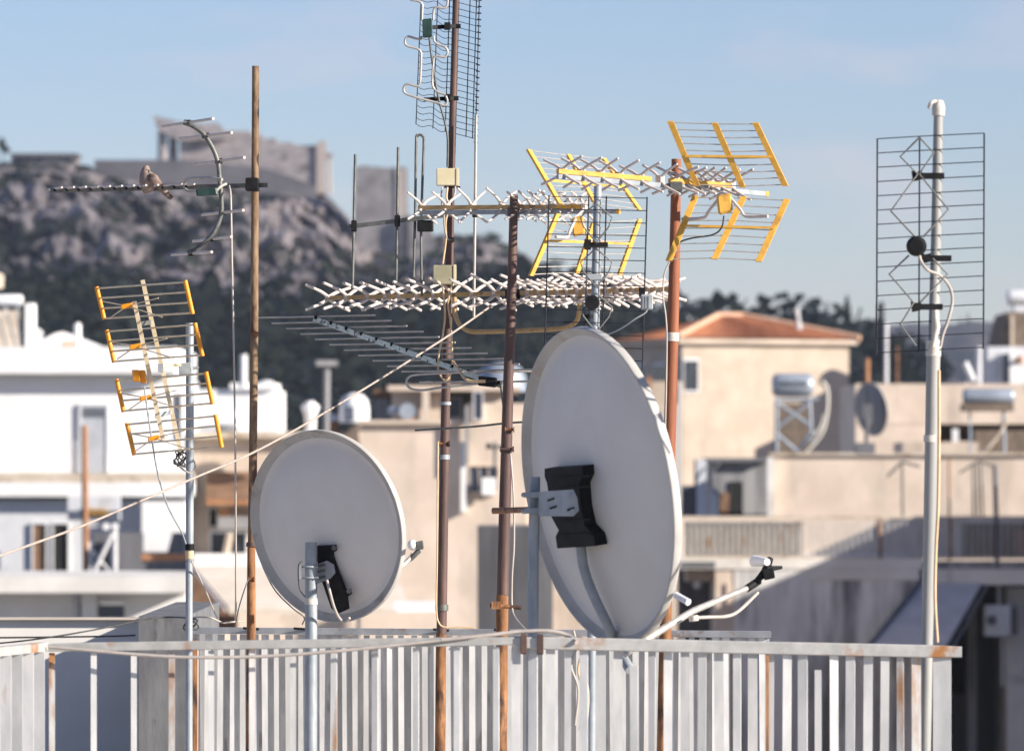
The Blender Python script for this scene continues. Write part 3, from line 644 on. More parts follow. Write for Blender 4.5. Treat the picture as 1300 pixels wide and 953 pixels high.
# ---- ropes and cables
cable('pale taut guy rope slanting across the left half of the picture', [(624, 388, 22.0), (560, 432, 21.6), (440, 507, 21.0), (330, 570, 20.4), (245, 607, 19.9), (161.5, 643, 19.4), (105, 667, 19.0), (39, 691, 18.6), (-60, 726, 18.1), (-200, 772, 17.4)], 3.0, m_rope, 'guy_rope', 'rope')
cable('long white cable hanging straight down left of the thin tan mast', [(291, 236, 22.6), (293, 252, 22.55), (294.5, 330, 22.5), (297, 450, 22.5), (299, 600, 22.55), (299.5, 760, 22.7), (299, 786, 22.9)], 2.6, m_cable_w)
cable('thin black cable sagging along the white parapet at far left', [(-90, 822, 24), (0, 816, 24), (60, 809, 24), (120, 799, 24.1), (179, 787, 24.3), (212, 783, 24.4), (240, 784, 24.2)], 2.2, m_cable_b)
cable('level black cable lying below the parapet top at far left', [(-90, 809, 25), (0, 809, 25), (90, 808, 25), (150, 807, 25), (172, 806, 25)], 2.4, m_cable_b)
cable('white cable drooping under the front rail at left', [(62, 821, 18.18), (120, 826, 18.16), (180, 831, 18.15), (240, 834, 18.14), (330, 833, 18.14), (430, 826, 18.14), (520, 817, 18.14), (600, 808, 18.14)], 4.5, m_cable_w)
cable('thick white cable lying along the front rail beside the big dish', [(560, 812, 18.14), (620, 806, 18.15), (660, 801.5, 18.16), (700, 801, 18.16), (722, 807, 18.16), (732, 815, 18.12)], 5.5, m_cable_w)
cable('black cable and wire loops tied at the corner of the rear railing', [(236, 786, 22.9), (250, 783, 22.85), (268, 784, 22.8), (283, 790, 22.85), (296, 789, 22.85), (310, 788, 22.9)], 2.4, m_cable_w)
cable('thin wire hooked from the left dish pole to the thin tan mast', [(326, 697, 22.5), (335, 722, 22.4), (350, 750, 22.4), (372, 772, 22.4), (386, 783, 22.4), (384, 792, 22.5)], 1.8, m_dark_alu)
cable('thin wire rising from the rear railing left of the thin tan mast', [(315, 735, 22.6), (309, 752, 22.6), (303, 772, 22.7), (299, 792, 22.8)], 1.6, m_dark_alu)
cable('white cable running down the right flank of the big dish clamp mast', [(648, 575, 21.9), (652, 630, 21.88), (652.5, 690, 21.88), (650, 730, 21.9), (650, 770, 21.9), (655, 785, 21.8), (668, 800, 21.6)], 2.6, m_cable_w)

# ---- dishes
def dish(root, c, n, Rv, oval, h, lip, mat_back, mat_rim, gut=.9, roll=0.0):
    """a pressed reflector bulging backward, with a gutter round it and a flange turned back at the rim"""
    n = Vector(n).normalized(); z = Vector((0, 0, 1)); v = (z - n * z.dot(n)).normalized(); u = v.cross(n).normalized()
    if u.x < 0: u = -u
    seg = 80
    def ring(rf, off): return [c + (u * math.cos(2 * math.pi * k / seg) * oval + v * math.sin(2 * math.pi * k / seg)) * Rv * rf - n * off for k in range(seg)]
    def skin(mb, rings, cap=None):
        vs = []; fs = []
        for rf, off in rings: vs += ring(rf, off)
        for i in range(len(rings) - 1):
            for k in range(seg):
                l = (k + 1) % seg; fs.append((i * seg + k, i * seg + l, (i + 1) * seg + l, (i + 1) * seg + k))
        if cap is not None:
            ctr = len(vs); vs.append(c - n * cap)
            for k in range(seg): fs.append((ctr, (k + 1) % seg, k))
        mb.add(vs, fs, 0, True)
    mb = MB()
    rr = [.03, .15, .3, .45, .6, .7, .78, .84, .88]
    body = [(x * gut / .88, h * (1 - (x / .88) ** 2.4) + .004) for x in rr]
    g1 = gut + (1 - gut) * .35
    rim0 = [(g1, .0045 + lip * .10)]
    skin(mb, body + rim0, h + .004)
    skin(mb, [(a * .998, o - .004) for a, o in body + rim0], h)
    rf_ = mb.build('reflector', mat_back, root)
    rm = MB()
    prof = [(g1, .005 + lip * .10), (gut + (1 - gut) * .6, .004 + lip * .30), (gut + (1 - gut) * .85, lip * .8), (gut + (1 - gut) * .95, lip), (1.0, lip), (1.004, lip * .8), (1.004, .004), (1.0, 0), (.985, .0), (g1, -.001)]
    skin(rm, prof); rm.build('rim', mat_rim, root)
    return u, v, n

# left dish
dc = P(418.5, 667, 22.0)
ld = thing('satellite_dish', 'smaller grey satellite dish seen from behind, left of the tallest mast', 'satellite dish', P(395, 730, 22.0), 'satellite dishes on poles')
u, v, n = dish(ld, dc, (.60, .78, .17), .376, 1.0, .05, .027, m_dish, m_rimgrey, .875)
def ondish(px, py, off, c, n):   # the point on the plane of the dish's back at this photo position
    r0 = P(px, py, 1.0); t = (c - n * off).dot(n) / r0.dot(n); return r0 * t
back = .050
pl = MB(); poly = [ondish(x, y, back + .004, dc, n) for x, y in [(403, 692), (427, 691), (428, 698), (424, 701), (424.5, 706), (430, 722), (440, 747), (446, 747), (447, 753), (442, 757), (444, 772), (431, 778), (424, 770), (410, 730)]]
pl.prism(poly, -n * .018); pl.build('mounting_plate', m_blackp, ld)
for x, y in ((424, 695), (443, 750)):
    MB().tube([ondish(x, y, back + .022, dc, n), ondish(x, y, back + .034, dc, n)], .010, 10).build('bolt', m_dark_alu, ld)
mt = MB(); q = [ondish(x, y, back + .026, dc, n) for x, y in [(402, 716), (416, 711), (424, 716), (426, 727), (420, 734), (402, 741)]]
mt.prism(q, -n * .006)
for yy in (718, 725, 733): mt.prism([ondish(x, y, back + .034, dc, n) for x, y in [(403, yy - 1), (413, yy - 3), (413, yy), (403, yy + 2)]], -n * .002, 1)
mt.build('azimuth_bracket', [m_galv, m_dark_alu], ld)
pd = 21.93
mt = MB()
for y in (719, 733):
    ring_ = [P(395, y, pd) + Vector((math.cos(a) * .030 - .006, math.sin(a) * .030, .0)) for a in [k * math.pi / 8 for k in range(16)]]
    mt.tube(ring_, .0042, 6, closed=True); mt.tube([P(379, y, pd - .01), P(404, y, pd - .03)], .0035, 6)
mt.obox(P(381, 726, pd - .02), (.004, 0, 0), (0, .02, 0), (0, 0, .026)); mt.build('pole_clamp', m_galv, ld)
MB().tube(catmull([dc - v * .36 + n * .01, dc - v * .345 + n * .12, P(517, 712, 22.35), P(524, 703, 22.37)], 5), .009, 8).build('feed_arm', m_alu, ld)
lnb = MB(); lnb.ball(P(523.5, 691.5, 22.37), (.020, 0, 0), (0, .02, 0), (0, 0, .021)); l1 = lnb.build('feed_horn', m_tankwhite, ld)
lnb = MB(); lnb.rbox(P(533, 692, 22.37), (.014, 0, .003), (0, .016, 0), (-.002, 0, .017)); lnb.tube([P(532, 698, 22.37), P(522, 709, 22.36), P(517, 713, 22.36)], [.012, .009, .006], 8); lnb.build('converter', m_dark_alu, ld)
MB().tube(catmull([P(415, 736, 21.85), P(419, 752, 21.84), P(424, 770, 21.86), P(430, 783, 21.9), P(437, 789, 21.92), P(444, 784, 21.9)], 5), .0055, 6).build('coax_tail', m_cable_w, ld)
MB().tube(catmull([P(384, 712, 21.9), P(379, 718, 21.89), P(380, 745, 21.9), P(387, 757, 21.9)], 5), .003, 6).build('coax_tail', m_cable_b, ld)
lp_, _, _ = mast('short pale grey pole holding up the smaller dish', [(395, 688, 15.5), (395, 760, 15.5), (395, 865, 15.5)], pd, [m_galv, m_galv])
collar(lp_, 395, 763, pd, 16.6, 8, m_wrap)

# right dish
dc2 = P(767, 616, 18.9)
rd = thing('satellite_dish', 'big grey satellite dish with a white rim and black mount, seen from behind', 'satellite dish', P(680, 640, 18.85), 'satellite dishes on poles')
u, v, n = dish(rd, dc2, (.862, .475, .155), .532, .92, .05, .032, m_dish, m_rim, .92)
back = .050
pl = MB()
pl.prism([ondish(x, y, back + .003, dc2, n) for x, y in [(706, 592), (754, 589), (755, 600), (750, 612), (752, 640), (757, 664), (768, 676), (771, 690), (722, 693), (720, 678), (724, 670), (714, 652), (712, 630), (709, 610), (706, 602)]], -n * .045)
pl.build('mounting_plate', m_blackp, rd)
for yy in (605, 618, 660, 678):
    rib = MB(); rib.prism([ondish(x, y, back + .049, dc2, n) for x, y in [(712, yy), (750, yy - 2), (750, yy), (712, yy + 2)]], -n * .004)
    rib.build('mount_rib', m_blackp, rd)
mt = MB(); mt.prism([P(x, y, 18.74) for x, y in [(684, 624), (728, 621), (733, 632), (735, 648), (728, 655), (684, 655)]], (0, .012, 0))
for (x, y) in ((695, 634), (698, 644), (720, 646)): mt.prism([P(x, y, 18.736), P(x + 9, y - 3, 18.736), P(x + 9, y - .5, 18.736), P(x, y + 2.5, 18.736)], (0, .003, 0), 1)
mt.build('azimuth_bracket', [m_galv, m_shade], rd)
for x, y in ((728, 629), (727, 649)): MB().tube([P(x, y, 18.74), P(x, y, 18.72)], .009, 8).build('bolt', m_galv, rd)
mt = MB(); mt.tube([P(664, 628, 18.86), P(690, 627, 18.76)], .008, 8); mt.tube([P(664, 649, 18.86), P(690, 648, 18.76)], .008, 8)
mt.obox(P(676, 628, 18.80), (.026, 0, 0), (0, .035, 0), (0, 0, .009)); mt.obox(P(676, 648, 18.80), (.026, 0, 0), (0, .035, 0), (0, 0, .009)); mt.build('pole_clamp', m_galv, rd)
MB().tube(catmull([ondish(737, 690, back + .03, dc2, n), ondish(741, 720, back + .03, dc2, n), ondish(752, 752, back + .024, dc2, n), ondish(771, 792, back - .0, dc2, n), ondish(784, 822, back - .06, dc2, n), ondish(800, 850, 0, dc2, n)], 5), .017, 10).build('support_arm', m_grey_box, rd)
MB().tube([P(792, 830, 18.75), P(830, 805, 18.8), P(880, 775, 18.95), P(954, 744, 19.2)], [.013, .013, .0115, .010], 10).build('feed_arm', m_alu, rd)
lnb = MB(); lnb.tube([P(948, 747, 19.18), P(963, 737, 19.22)], .0135, 10); lnb.tube([P(960, 738, 19.2), P(972, 725, 19.22), P(978, 708, 19.24)], [.010, .016, .011], 8); lnb.tube([P(972, 722, 19.2), P(992, 720, 19.25)], [.011, .006], 8); lnb.rbox(P(976, 728, 19.2), (.018, 0, .004), (0, .02, 0), (-.003, 0, .018)); lnb.build('converter', m_blackp, rd)
MB().tube([P(974, 713, 19.2), P(963, 712, 19.25), P(957, 712, 19.27)], [.012, .019, .020], 12).build('feed_horn', m_tankwhite, rd)
MB().tube(catmull([P(880, 784, 18.9), P(900, 783, 18.95), P(922, 782, 19.0), P(938, 775, 19.1), P(962, 752, 19.2)], 5), .006, 7).build('coax_tail', m_cable_w, rd)
MB().tube([P(858, 755, 18.6), P(874, 764, 18.55)], .012, 8).build('cable_clip', m_tankwhite, rd)
MB().tube([P(880, 781, 18.86), P(881, 788, 18.86)], .016, 8).build('cable_tie', m_wrap, rd)
rp_, _, _ = mast('pale grey pole holding up the big dish', [(679, 605, 13.5), (677.5, 700, 14), (676, 865, 15)], 18.86, [m_galv, m_galv])

# ---- front railing
def RY(px):   # photo row of the rail's top edge: the old rail sags and tilts a little
    return 816.5 - (px - 60) / 590 * 8.5 if px < 650 else 808 + (px - 650) / 572 * 12
def RD(px): return 18.22 - (px - 60) / 1160 * .12
def RT(px): return (HZ - RY(px)) * K * RD(px)
def RP(px, z=None, back=0):
    d = RD(px) + back; q = P(px, 600, d); return Vector((q.x, d, RT(px) if z is None else z))
fr = thing('railing', 'white front railing with rust spots running across the whole bottom', 'railing', RP(650, ROOF))
for x0, x1, hw in ((58, 655, .014), (655, 1221, .020)):
    a, b = RP(x0), RP(x1); t = (b - a)
    mb = MB(); s = Vector((-t.y, t.x, 0)).normalized(); mb.rbox((a + b) / 2 - Vector((0, 0, hw * .9)), s * .02, Vector((0, 0, hw)), t / 2, .15); mb.build('top_rail', m_rail, fr)
a, b = RP(58, -1.42), RP(655, -1.42); mb = MB(); mb.obox((a + b) / 2, (b - a) / 2, (0, .012, 0), (0, 0, .015)); mb.build('bottom_rail', m_rail, fr)
a, b = RP(655, -1.42), RP(1221, -1.42); mb = MB(); mb.obox((a + b) / 2, (b - a) / 2, (0, .012, 0), (0, 0, .015)); mb.build('bottom_rail', m_rail, fr)
def baluster(px, w, back=0, drop=.03, mat=None, lean=0):
    d = RD(px); c = RP(px, 0, back); hw = rw(w, d)
    mb = MB(); z1, z0 = RT(px) - drop, -1.42; a_ = random.uniform(-.22, .12)
    mb.obox(Vector((c.x, c.y, (z0 + z1) / 2)), (hw * math.cos(a_), hw * math.sin(a_), 0), (-.005 * math.sin(a_), .005 * math.cos(a_), 0), (lean, 0, (z1 - z0) / 2)); return mb.build('baluster', mat or m_bar, fr)
for px in (66, 119, 170, 218, 268, 320, 372, 424, 476, 528, 580, 630): baluster(px, 7.5)
x = 655.0; i = 0
while x < 1180:
    w = 11.3 if i % 5 != 3 else 9
    baluster(x, w * random.uniform(.9, 1.08), 0 if i % 3 else .01, (.085 if i % 11 == 7 else .035), lean=random.uniform(-.003, .003)); x += 21.3 * random.uniform(.93, 1.07); i += 1
baluster(1196, 23, 0)
MB().obox(RP(974, -.98) + Vector((0, -.012, 0)), (.005, 0, 0), (0, .003, 0), (0, 0, .42)).build('rusty_strip', m_rust_low, fr)
for x in (665, 686): MB().rbox(RP(x) + Vector((0, 0, -.022)), (.010, 0, 0), (0, .028, 0), (0, 0, .032)).build('rail_clamp', m_rust_brown, fr)
for x in (66, 655, 1206):
    c = RP(x, (ROOF - 1.42) / 2); MB().obox(c, (.014, 0, 0), (0, .014, 0), (0, 0, (-1.42 - ROOF) / 2 + .01)).build('foot', m_rail, fr)
# side return at far left
sr_ = thing('railing', 'white side railing panel of close flat slats at the far left', 'railing', RP(30, ROOF))
a = RP(56) + Vector((0, 0, -.01)); b = Vector((a.x - .55, a.y - 2.6, a.z)); t = b - a
mb = MB(); mb.obox((a + b) / 2, t / 2, (.016, 0, 0), (0, 0, .014)); mb.build('top_rail', m_rail, sr_)
mb = MB(); mb.obox((a + b) / 2 + Vector((0, 0, -.88)), t / 2, (.012, 0, 0), (0, 0, .014)); mb.build('bottom_rail', m_rail, sr_)
for i in range(22):
    c = a.lerp(b, (i + .5) / 22) ; MB().obox(c + Vector((0, 0, -.44)), (.019, -.002, 0), (0, .006, 0), (0, 0, .428)).build('baluster', m_bar, sr_)
for c in (a.lerp(b, .02), a.lerp(b, .98)): MB().obox(Vector((c.x, c.y, (ROOF + c.z - .9) / 2)), (.013, 0, 0), (0, .013, 0), (0, 0, (c.z - .9 - ROOF) / 2 + .012)).build('foot', m_rail, sr_)

# ---- rear railing
BZ = -.632
def BP(px, z=BZ): 
    py = 796 + (px - 240) / 740 * 5; d = -BZ / (K * (py - 600)); q = P(px, 600, d); return Vector((q.x, d, z))
br = thing('railing', 'grey-topped rear railing of close white flat bars behind the masts', 'railing', BP(600, ROOF))
a, b = BP(238), BP(979); t = b - a
mb = MB(); mb.obox((a + b) / 2 + Vector((0, 0, -.012)), t / 2, (0, .022, 0), (0, 0, .013)); mb.build('top_rail', m_railgrey, br)
mb = MB(); mb.obox((a + b) / 2 + Vector((0, 0, -.82)), t / 2, (0, .014, 0), (0, 0, .014)); mb.build('bottom_rail', m_railgrey, br)
x = 250.0
while x < 975:
    c = BP(x, 0); hw = rw(random.uniform(7, 9.5), c.y); MB().obox(Vector((c.x, c.y, BZ - .425)), (hw, 0, 0), (0, .006, 0), (random.uniform(-.004, .004), 0, .398)).build('baluster', m_bar_rear, br)
    x += 14.6 * random.uniform(.88, 1.12)
c = BP(244, 0); MB().obox(Vector((c.x, c.y - .02, (BZ - .05 + ROOF) / 2)), (.022, 0, 0), (0, .022, 0), (0, 0, (BZ - .05 - ROOF) / 2)).build('corner_post', m_rust_low, br)
for x in (560, 972):
    c = BP(x, 0); MB().obox(Vector((c.x, c.y + .02, (BZ - .03 + ROOF) / 2)), (.016, 0, 0), (0, .014, 0), (0, 0, (BZ - .03 - ROOF) / 2)).build('post', m_railgrey, br)
for x in (319, 383, 560, 637): 
    q = BP(x); MB().tube([q + Vector((-.032, -.03, .0)), q + Vector((.032, -.03, -.004))], .005, 6).build('wire_tie', m_blackp, br)
for (x, y, dx) in ((237, 789, 6), (244, 795, 8), (270, 800, 10)):
    pass
ct = []
for i in range(26):
    a_ = i * .9; ct.append(P(240 + 8 * math.cos(a_) + .5 * i * .4, 792 + 7 * math.sin(a_ * .8), 22.7 + .03 * math.cos(a_ * 1.3)))
o = MB().tube(catmull(ct, 3), .0035, 5).build('wire_tangle', m_cable_b); tag(o, 'tangle of black wire tied at the left corner of the rear railing', 'wire')
ct = []
for i in range(9):
    pass
for j, (x0, y0) in enumerate(((728, 800), (734, 806), (741, 812))):
    pts = [(x0, y0, 19.5), (x0 + 4, y0 + 20, 19.5), (x0 - 3 + 3 * j, y0 + 45, 19.5), (x0 + 6, y0 + 75, 19.5), (x0 + 2, y0 + 120, 19.5)]
    cable(['pale cable strand bundled behind the front rail below the big dish', 'middle cable strand of the bundle below the big dish', 'right-hand cable strand of the bundle below the big dish'][j], pts, 3.2, [m_cable_w, m_cable_t, m_cable_w][j], group='cable bundle below the big dish')

# ---- own roof terrace, parapet and wall end
o = MB().box((-9, -4, ROOF - .35), (9, 29, ROOF)).build('roof_terrace', m_floor, None, (0, 12, ROOF)); struct(o)
ob_ = thing('apartment_building', 'building under the roof terrace the railings stand on', 'building', (0, 12, GROUND))
MB().box((-8.9, -3.9, GROUND), (8.9, 28.9, ROOF - .36)).build('wall', m_whitedirty, ob_)
pw = thing('parapet_wall', 'low white parapet with a diagonal shadow at the bottom left', 'wall', P(60, 953, 27))
MB().box((P(-130, 0, 27).x, 27, ROOF), (P(178, 0, 27).x, 27.25, P(0, 787, 27).z)).build('wall', m_whitedirty, pw)
MB().box((P(-130, 0, 27).x, 26.96, P(0, 787, 27).z + .003), (P(178, 0, 27).x, 27.29, P(0, 785, 27).z)).build('coping', m_tanslab, pw)
we = MB().box((P(176, 0, 24.8).x, 24.8, ROOF), (P(236, 0, 24.8).x, 27.6, P(0, 782, 24.8).z)).build('concrete_wall', m_pillar, None); tag(we, 'end of a dark grey concrete wall beside the left railing corner', 'wall')  # dark colour stands in for shade on this end face
dw = MB().box((P(236, 0, 28.4).x, 28.4, ROOF), (P(905, 0, 28.4).x, 28.75, P(0, 816, 28.4).z)).build('parapet_wall', m_pillar, None); tag(dw, 'dark low wall added behind the rear railing so its gaps look shaded', 'wall')  # added wall, its dark colour paints the shade between the bars

# ================================================================== THE CITY BEHIND
def bld(name, label, cat, px, d, group=None):
    q = P(px, 600, d); return thing(name, label, cat, (q.x, d + 3, GROUND), group)
def part(name, mat, root, *boxes):
    mb = MB()
    for bx in boxes: mb.pbox(*bx)
    return mb.build(name, mat, root)
def window(root, x0, y0, x1, y1, d, glass=None, frame=None, fw=2.2, mull=0, name='window'):
    fr_ = MB(); dd = d - .10
    fr_.pbox(x0 - fw, y0 - fw, x1 + fw, y0, dd, .12); fr_.pbox(x0 - fw, y1, x1 + fw, y1 + fw * 1.3, dd - .05, .17)
    fr_.pbox(x0 - fw, y0, x0, y1, dd + .003, .114); fr_.pbox(x1, y0, x1 + fw, y1, dd + .003, .114)
    for i in range(mull):
        xm = x0 + (x1 - x0) * (i + 1) / (mull + 1); fr_.pbox(xm - .6, y0, xm + .6, y1, dd + .02, .08)
    f = fr_.build(name, frame or m_frame, root)
    MB().pbox(x0, y0, x1, y1, d - .03, .028).build('pane', glass or m_glass, f)
    return f
def ppole(mb, x0, y0, x1, y1, w, d, d2=None, mi=0):
    mb.tube([P(x0, y0, d), P(x1, y1, d2 or d)], rw(w, d), 8, mi); return mb
def pcyl(mb, x0, y0, x1, y1, d, dy=0, mi=0, seg=16):
    """a horizontal cylinder whose side view fills the photo rectangle"""
    r = (y1 - y0) / 2; yc = (y0 + y1) / 2; e = r * .16
    pts = [P(x0, yc, d), P(x0 + e, yc, d), P(x0 + e * 3, yc, d), P(x1 - e * 3, yc, d + dy), P(x1 - e, yc, d + dy), P(x1, yc, d + dy)]
    mb.tube(pts, [rw(2 * r, d) * k for k in (.55, .88, 1, 1, .88, .55)], seg, mi); return mb

# ---------- white house at far left
D = 150
wh = bld('house', 'bright white rooftop house with a grey door at far left', 'house', 110, D, 'houses below the hill')
part('wall', m_white, wh, (-140, 476, 214, 600, D, 9), (214, 580, 236, 600, D + .02, 8.9))
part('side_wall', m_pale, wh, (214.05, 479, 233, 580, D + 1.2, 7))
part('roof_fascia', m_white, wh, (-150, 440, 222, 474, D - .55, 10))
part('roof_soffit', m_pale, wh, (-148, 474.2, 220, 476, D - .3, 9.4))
dr = MB().pbox(103, 516, 135, 600, D - .06, .055).build('door', m_greydoor, wh)
f = MB(); f.pbox(100, 512, 103, 600, D - .09, .10); f.pbox(135, 512, 138, 600, D - .09, .10); f.pbox(103, 512, 135, 516, D - .088, .098); f.build('door_frame', m_pale, dr)
lv = MB()
for i in range(8): lv.pbox(106 + i * 3.4, 518, 108.2 + i * 3.4, 529, D - .085, .024)
lv.build('grille', m_louvre, dr)
window(wh, 218, 500, 230, 560, D + 1.2, m_blueglass)
part('balcony_slab', m_tanslab, wh, (-150, 600.2, 240, 612, D - 1.2, 10))
part('slab_band', m_white, wh, (-150, 612.2, 240, 630, D - 1.25, 10.2))
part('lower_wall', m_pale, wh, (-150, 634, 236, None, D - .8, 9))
part('painted_shadow_strip', m_dkconc, wh, (-149, 630.2, 239, 634, D - .9, 9.2))  # dark strip painting the shadow line under the slab band
rl = MB()
for i in range(34): ppole(rl, -34 + i * 4, 563, -34 + i * 4, 600, .7, D - 1.1)
ppole(rl, -40, 562, 102, 562, 1.4, D - 1.1); rl.build('balcony_railing', m_frame, wh)
window(wh, 42, 665, 58, 728, D - .8, m_brown, m_frame, 2)
window(wh, 68, 665, 86, 730, D - .8, m_shade, m_frame, 2)
sg = MB().pbox(86, 630, 152, 660, D - 2.6, .35).build('shop_sign', m_pale, wh)
part('sign_band', m_blueglass, sg, (87, 648, 151, 659, D - 2.63, .028))
lt = MB(); random.seed(3)
for i in range(8):
    xx = 106 + i * 4.2
    lt.pbox(xx, 643.5, xx + 1.0, 655, D - 2.66, .02); lt.pbox(xx + 1.05, 643.5 + (i * 5 % 9), xx + 2.8, 646 + (i * 5 % 9), D - 2.66, .02)
lt.build('lettering', m_yellow, sg)
part('lower_block', m_white, wh, (180, 636, 236, 700, D - 1.5, 1.4))
part('brown_shutter', m_brown, wh, (158, 662, 178, 670, D - .6, .5))
# clutter on its roof
wt = bld('water_heater', 'white water tank on a dusty frame at the far left roof edge', 'water tank', 10, D + 3)
wt.location.z = P(0, 440, D).z; wt['_o'][2] = 0
wt['_o'] = list(wt.location)
pcyl(MB(), -26, 374, 29, 388, D + 3).build('tank', m_tankwhite, wt)
fm = MB()
for x0, x1 in ((-18, -20), (6, 20), (22, 26), (-6, 8)): ppole(fm, x0, 388, x1, 440, 2.2, D + 3)
fm.build('frame', m_pale, wt)
part('panel', m_tanslab, wt, (-24, 394, 24, 440, D + 4, .2))
ch = MB().pbox(32, 385, 42, 442, D + 2, 1.0).build('chimney_pipe', m_white); tag(ch, 'square white chimney beside the far left water tank', 'chimney', 'white rooftop stacks')
vt = MB(); ppole(vt, 48, 424, 48, 440, 10, D + 2.5); vt.tube([P(48, 424, D + 2.2), P(48, 424, D + 2.8)], rw(14, D), 16); vt.tube([P(48.5, 424, D + 2.1), P(48.5, 424, D + 2.2)], rw(4, D), 10, 1)
o = vt.build('vent_cowl', [m_tankwhite, m_shade]); tag(o, 'small round white vent cowl on the white house roof', 'vent')
sh = bld('stair_hut', 'low white roof hut with a sloping top behind the white house parapet', 'roof hut', 95, D + 4)
g = MB(); g.prism([P(x, y, D + 4) for x, y in [(40, 446), (55, 431), (70, 423), (80, 421), (150, 449), (176, 456), (176, 470), (40, 470)]], (0, 4, 0)); g.build('wall', m_white, sh)
part('brown_patch', m_tileridge, sh, (80, 433, 95, 442, D + 3.97, .06), (104, 443, 111, 456, D + 3.97, .06))
o = ppole(MB(), 98.5, 413, 98.5, 456, 9, D + 2); o.ball(P(98.5, 413, D + 2), (rw(9, D), 0, 0), (0, rw(9, D), 0), (0, 0, rw(7, D))); o = o.build('vent_pipe', m_white); tag(o, 'round-topped white pipe standing on the white house roof', 'pipe', 'white rooftop stacks')
# struts in front of the lower storey
hs = bld('heater_stand', 'white braced stand with two dark solar panels on the left balcony', 'stand', 140, D - 4)
sp = MB()
for a in ((112, 672, 112, 730), (146, 668, 146, 730)): ppole(sp, *a, 6, D - 4)
ppole(sp, 143, 676, 118, 728, 6, D - 4.2); ppole(sp, 118, 700, 143, 730, 3, D - 4.1); ppole(sp, 112, 668, 148, 668, 3, D - 4)
sp.build('frame', m_frame, hs)
part('solar_panel', m_dkconc, hs, (150, 676, 182, 731, D - 3.6, .15)); part('solar_panel', m_dkconc, hs, (118, 676, 140, 731, D - 3.2, .15))
for xx in (135, 146.5):
    MB().tube([P(xx, 668, D - 4.4), P(xx, 668, D - 3.8)], rw(9, D), 12).build('float_tank', m_tankwhite, hs)
o = ppole(MB(), 107, 540, 109, 731, 8, D - 5); o = o.build('rusty_pole', m_orangepaint); tag(o, 'blurred orange rusty pole in front of the left balcony', 'pole')
pl_ = bld('planter', 'dark planter box with terracotta rims on the left roof edge', 'planter', 200, 118)
part('trough', m_dkconc, pl_, (180, 711, 238, 733, 118, 1.5)); part('rim', m_orangepaint, pl_, (179, 703, 239, 711, 117.95, 1.6))
slab = bld('awning', 'slanted dark awning panel beside the pale wall at left', 'awning', 222, 125)
MB().prism([P(x, y, 125) for x, y in [(219, 676), (244, 676), (242, 706), (211, 706)]], (0, .3, 0)).build('cloth', m_conc, slab)

# nearer white parapet block at left
D = 112
lw = bld('apartment_building', 'white apartment block with a long balcony beam at lower left', 'building', 120, D, 'apartment blocks around the terrace')
part('balcony_beam', m_whitedirty, lw, (-180, 732, 238, 752, D - 1.2, 7))
part('wall', m_white, lw, (-180, 752.2, 100, None, D, 6), (100, 752.2, 122, 765, D + .03, 5.9), (158, 752.2, 236, None, D + .01, 6), (122, 752.2, 158, 765, D + .02, 6), (100, 784, 158, None, D + .02, 6))
part('grey_pilaster', m_pale, lw, (92, 753, 100, 800, D - .1, .09)); part('pilaster', m_white, lw, (103, 753, 122, 800, D - .4, .5))
window(lw, 124, 768, 158, 784, D, m_blueglass, m_white, 2)

# white rooftop block behind the short mast
D = 185
wb = bld('house', 'plain white rooftop block behind the short grey mast', 'house', 305, D, 'houses below the hill')
part('wall', m_white, wb, (246, 494, 353, None, D, 6))
part('parapet_cap', m_white, wb, (292, 486, 350, 494, D - .2, 4))
part('low_annex', m_pale, wb, (226, 538, 300, None, D - 3, 2.9))
MB().ball(P(338, 489, D + 1), (rw(26, D), 0, 0), (0, .8, 0), (0, 0, rw(13, D))).build('dome', m_white, wb)
o = ppole(MB(), 309, 450, 309, 492, 9.5, D - 1); o = o.build('flue_pipe', m_tankwhite); tag(o, 'pale grey flue pipe above the white rooftop block', 'pipe', 'white rooftop stacks')
dk = bld('roof_tank', 'dark bluish tank on the beige roof left of the thin tan mast', 'water tank', 288, 170)
pcyl(MB(), 276, 538, 302, 552, 170).build('tank', m_conc, dk); part('stand', m_pale, dk, (280, 552, 299, 562, 170, .6))

# beige and brown block behind the left dish
D = 152
bb = bld('apartment_building', 'beige block with a rusty brown awning strip behind the left dish', 'building', 330, D, 'apartment blocks around the terrace')
part('wall', m_cream, bb, (238, 556, 470, 602, D, 7), (238, 640, 430, None, D + .02, 6.9), (238, 602, 262, 640, D + .01, 6.8))
part('roof_edge', m_tanslab, bb, (240, 548, 456, 556, D - .4, 7.6))
MB().prism([P(262, 602, D), P(430, 602, D), P(430, 640, D - 1.6), P(262, 640, D - 1.6)], (0, .05, .1)).build('awning', m_brown, bb)
part('awning_edge', m_orangepaint, bb, (262, 634, 430, 641, D - 1.72, .1))
window(bb, 268, 676, 312, 702, D, m_glass, m_pale, 2.5, 1); window(bb, 266, 645, 275, 668, D, m_shade, m_frame, 1)
part('orange_panel', m_orangepaint, bb, (277, 645, 292, 655, D - .5, .1)); part('white_band', m_white, bb, (277, 655, 330, 671, D - .45, .4))
ppole(MB(), 292, 676, 287, 702, 9, D - 1.2).build('column', m_cream2, bb)
part('balcony_beam', m_white, bb, (246, 703, 450, 720, D - 1.4, 7))
part('lower_peach_wall', m_cream2, bb, (250, 720.2, 450, None, D - .3, 6))  # ordinary peach plaster below the balcony beam
g = MB(); g.prism([P(427, 560, D - 1), P(455, 536, D - 1), P(455, 570, D - 1)], (0, 3, 0)); g.build('gable', m_brownwall, bb)
aw = bld('awning', 'cream awning with a scalloped hem left of the smaller dish', 'awning', 300, 105)
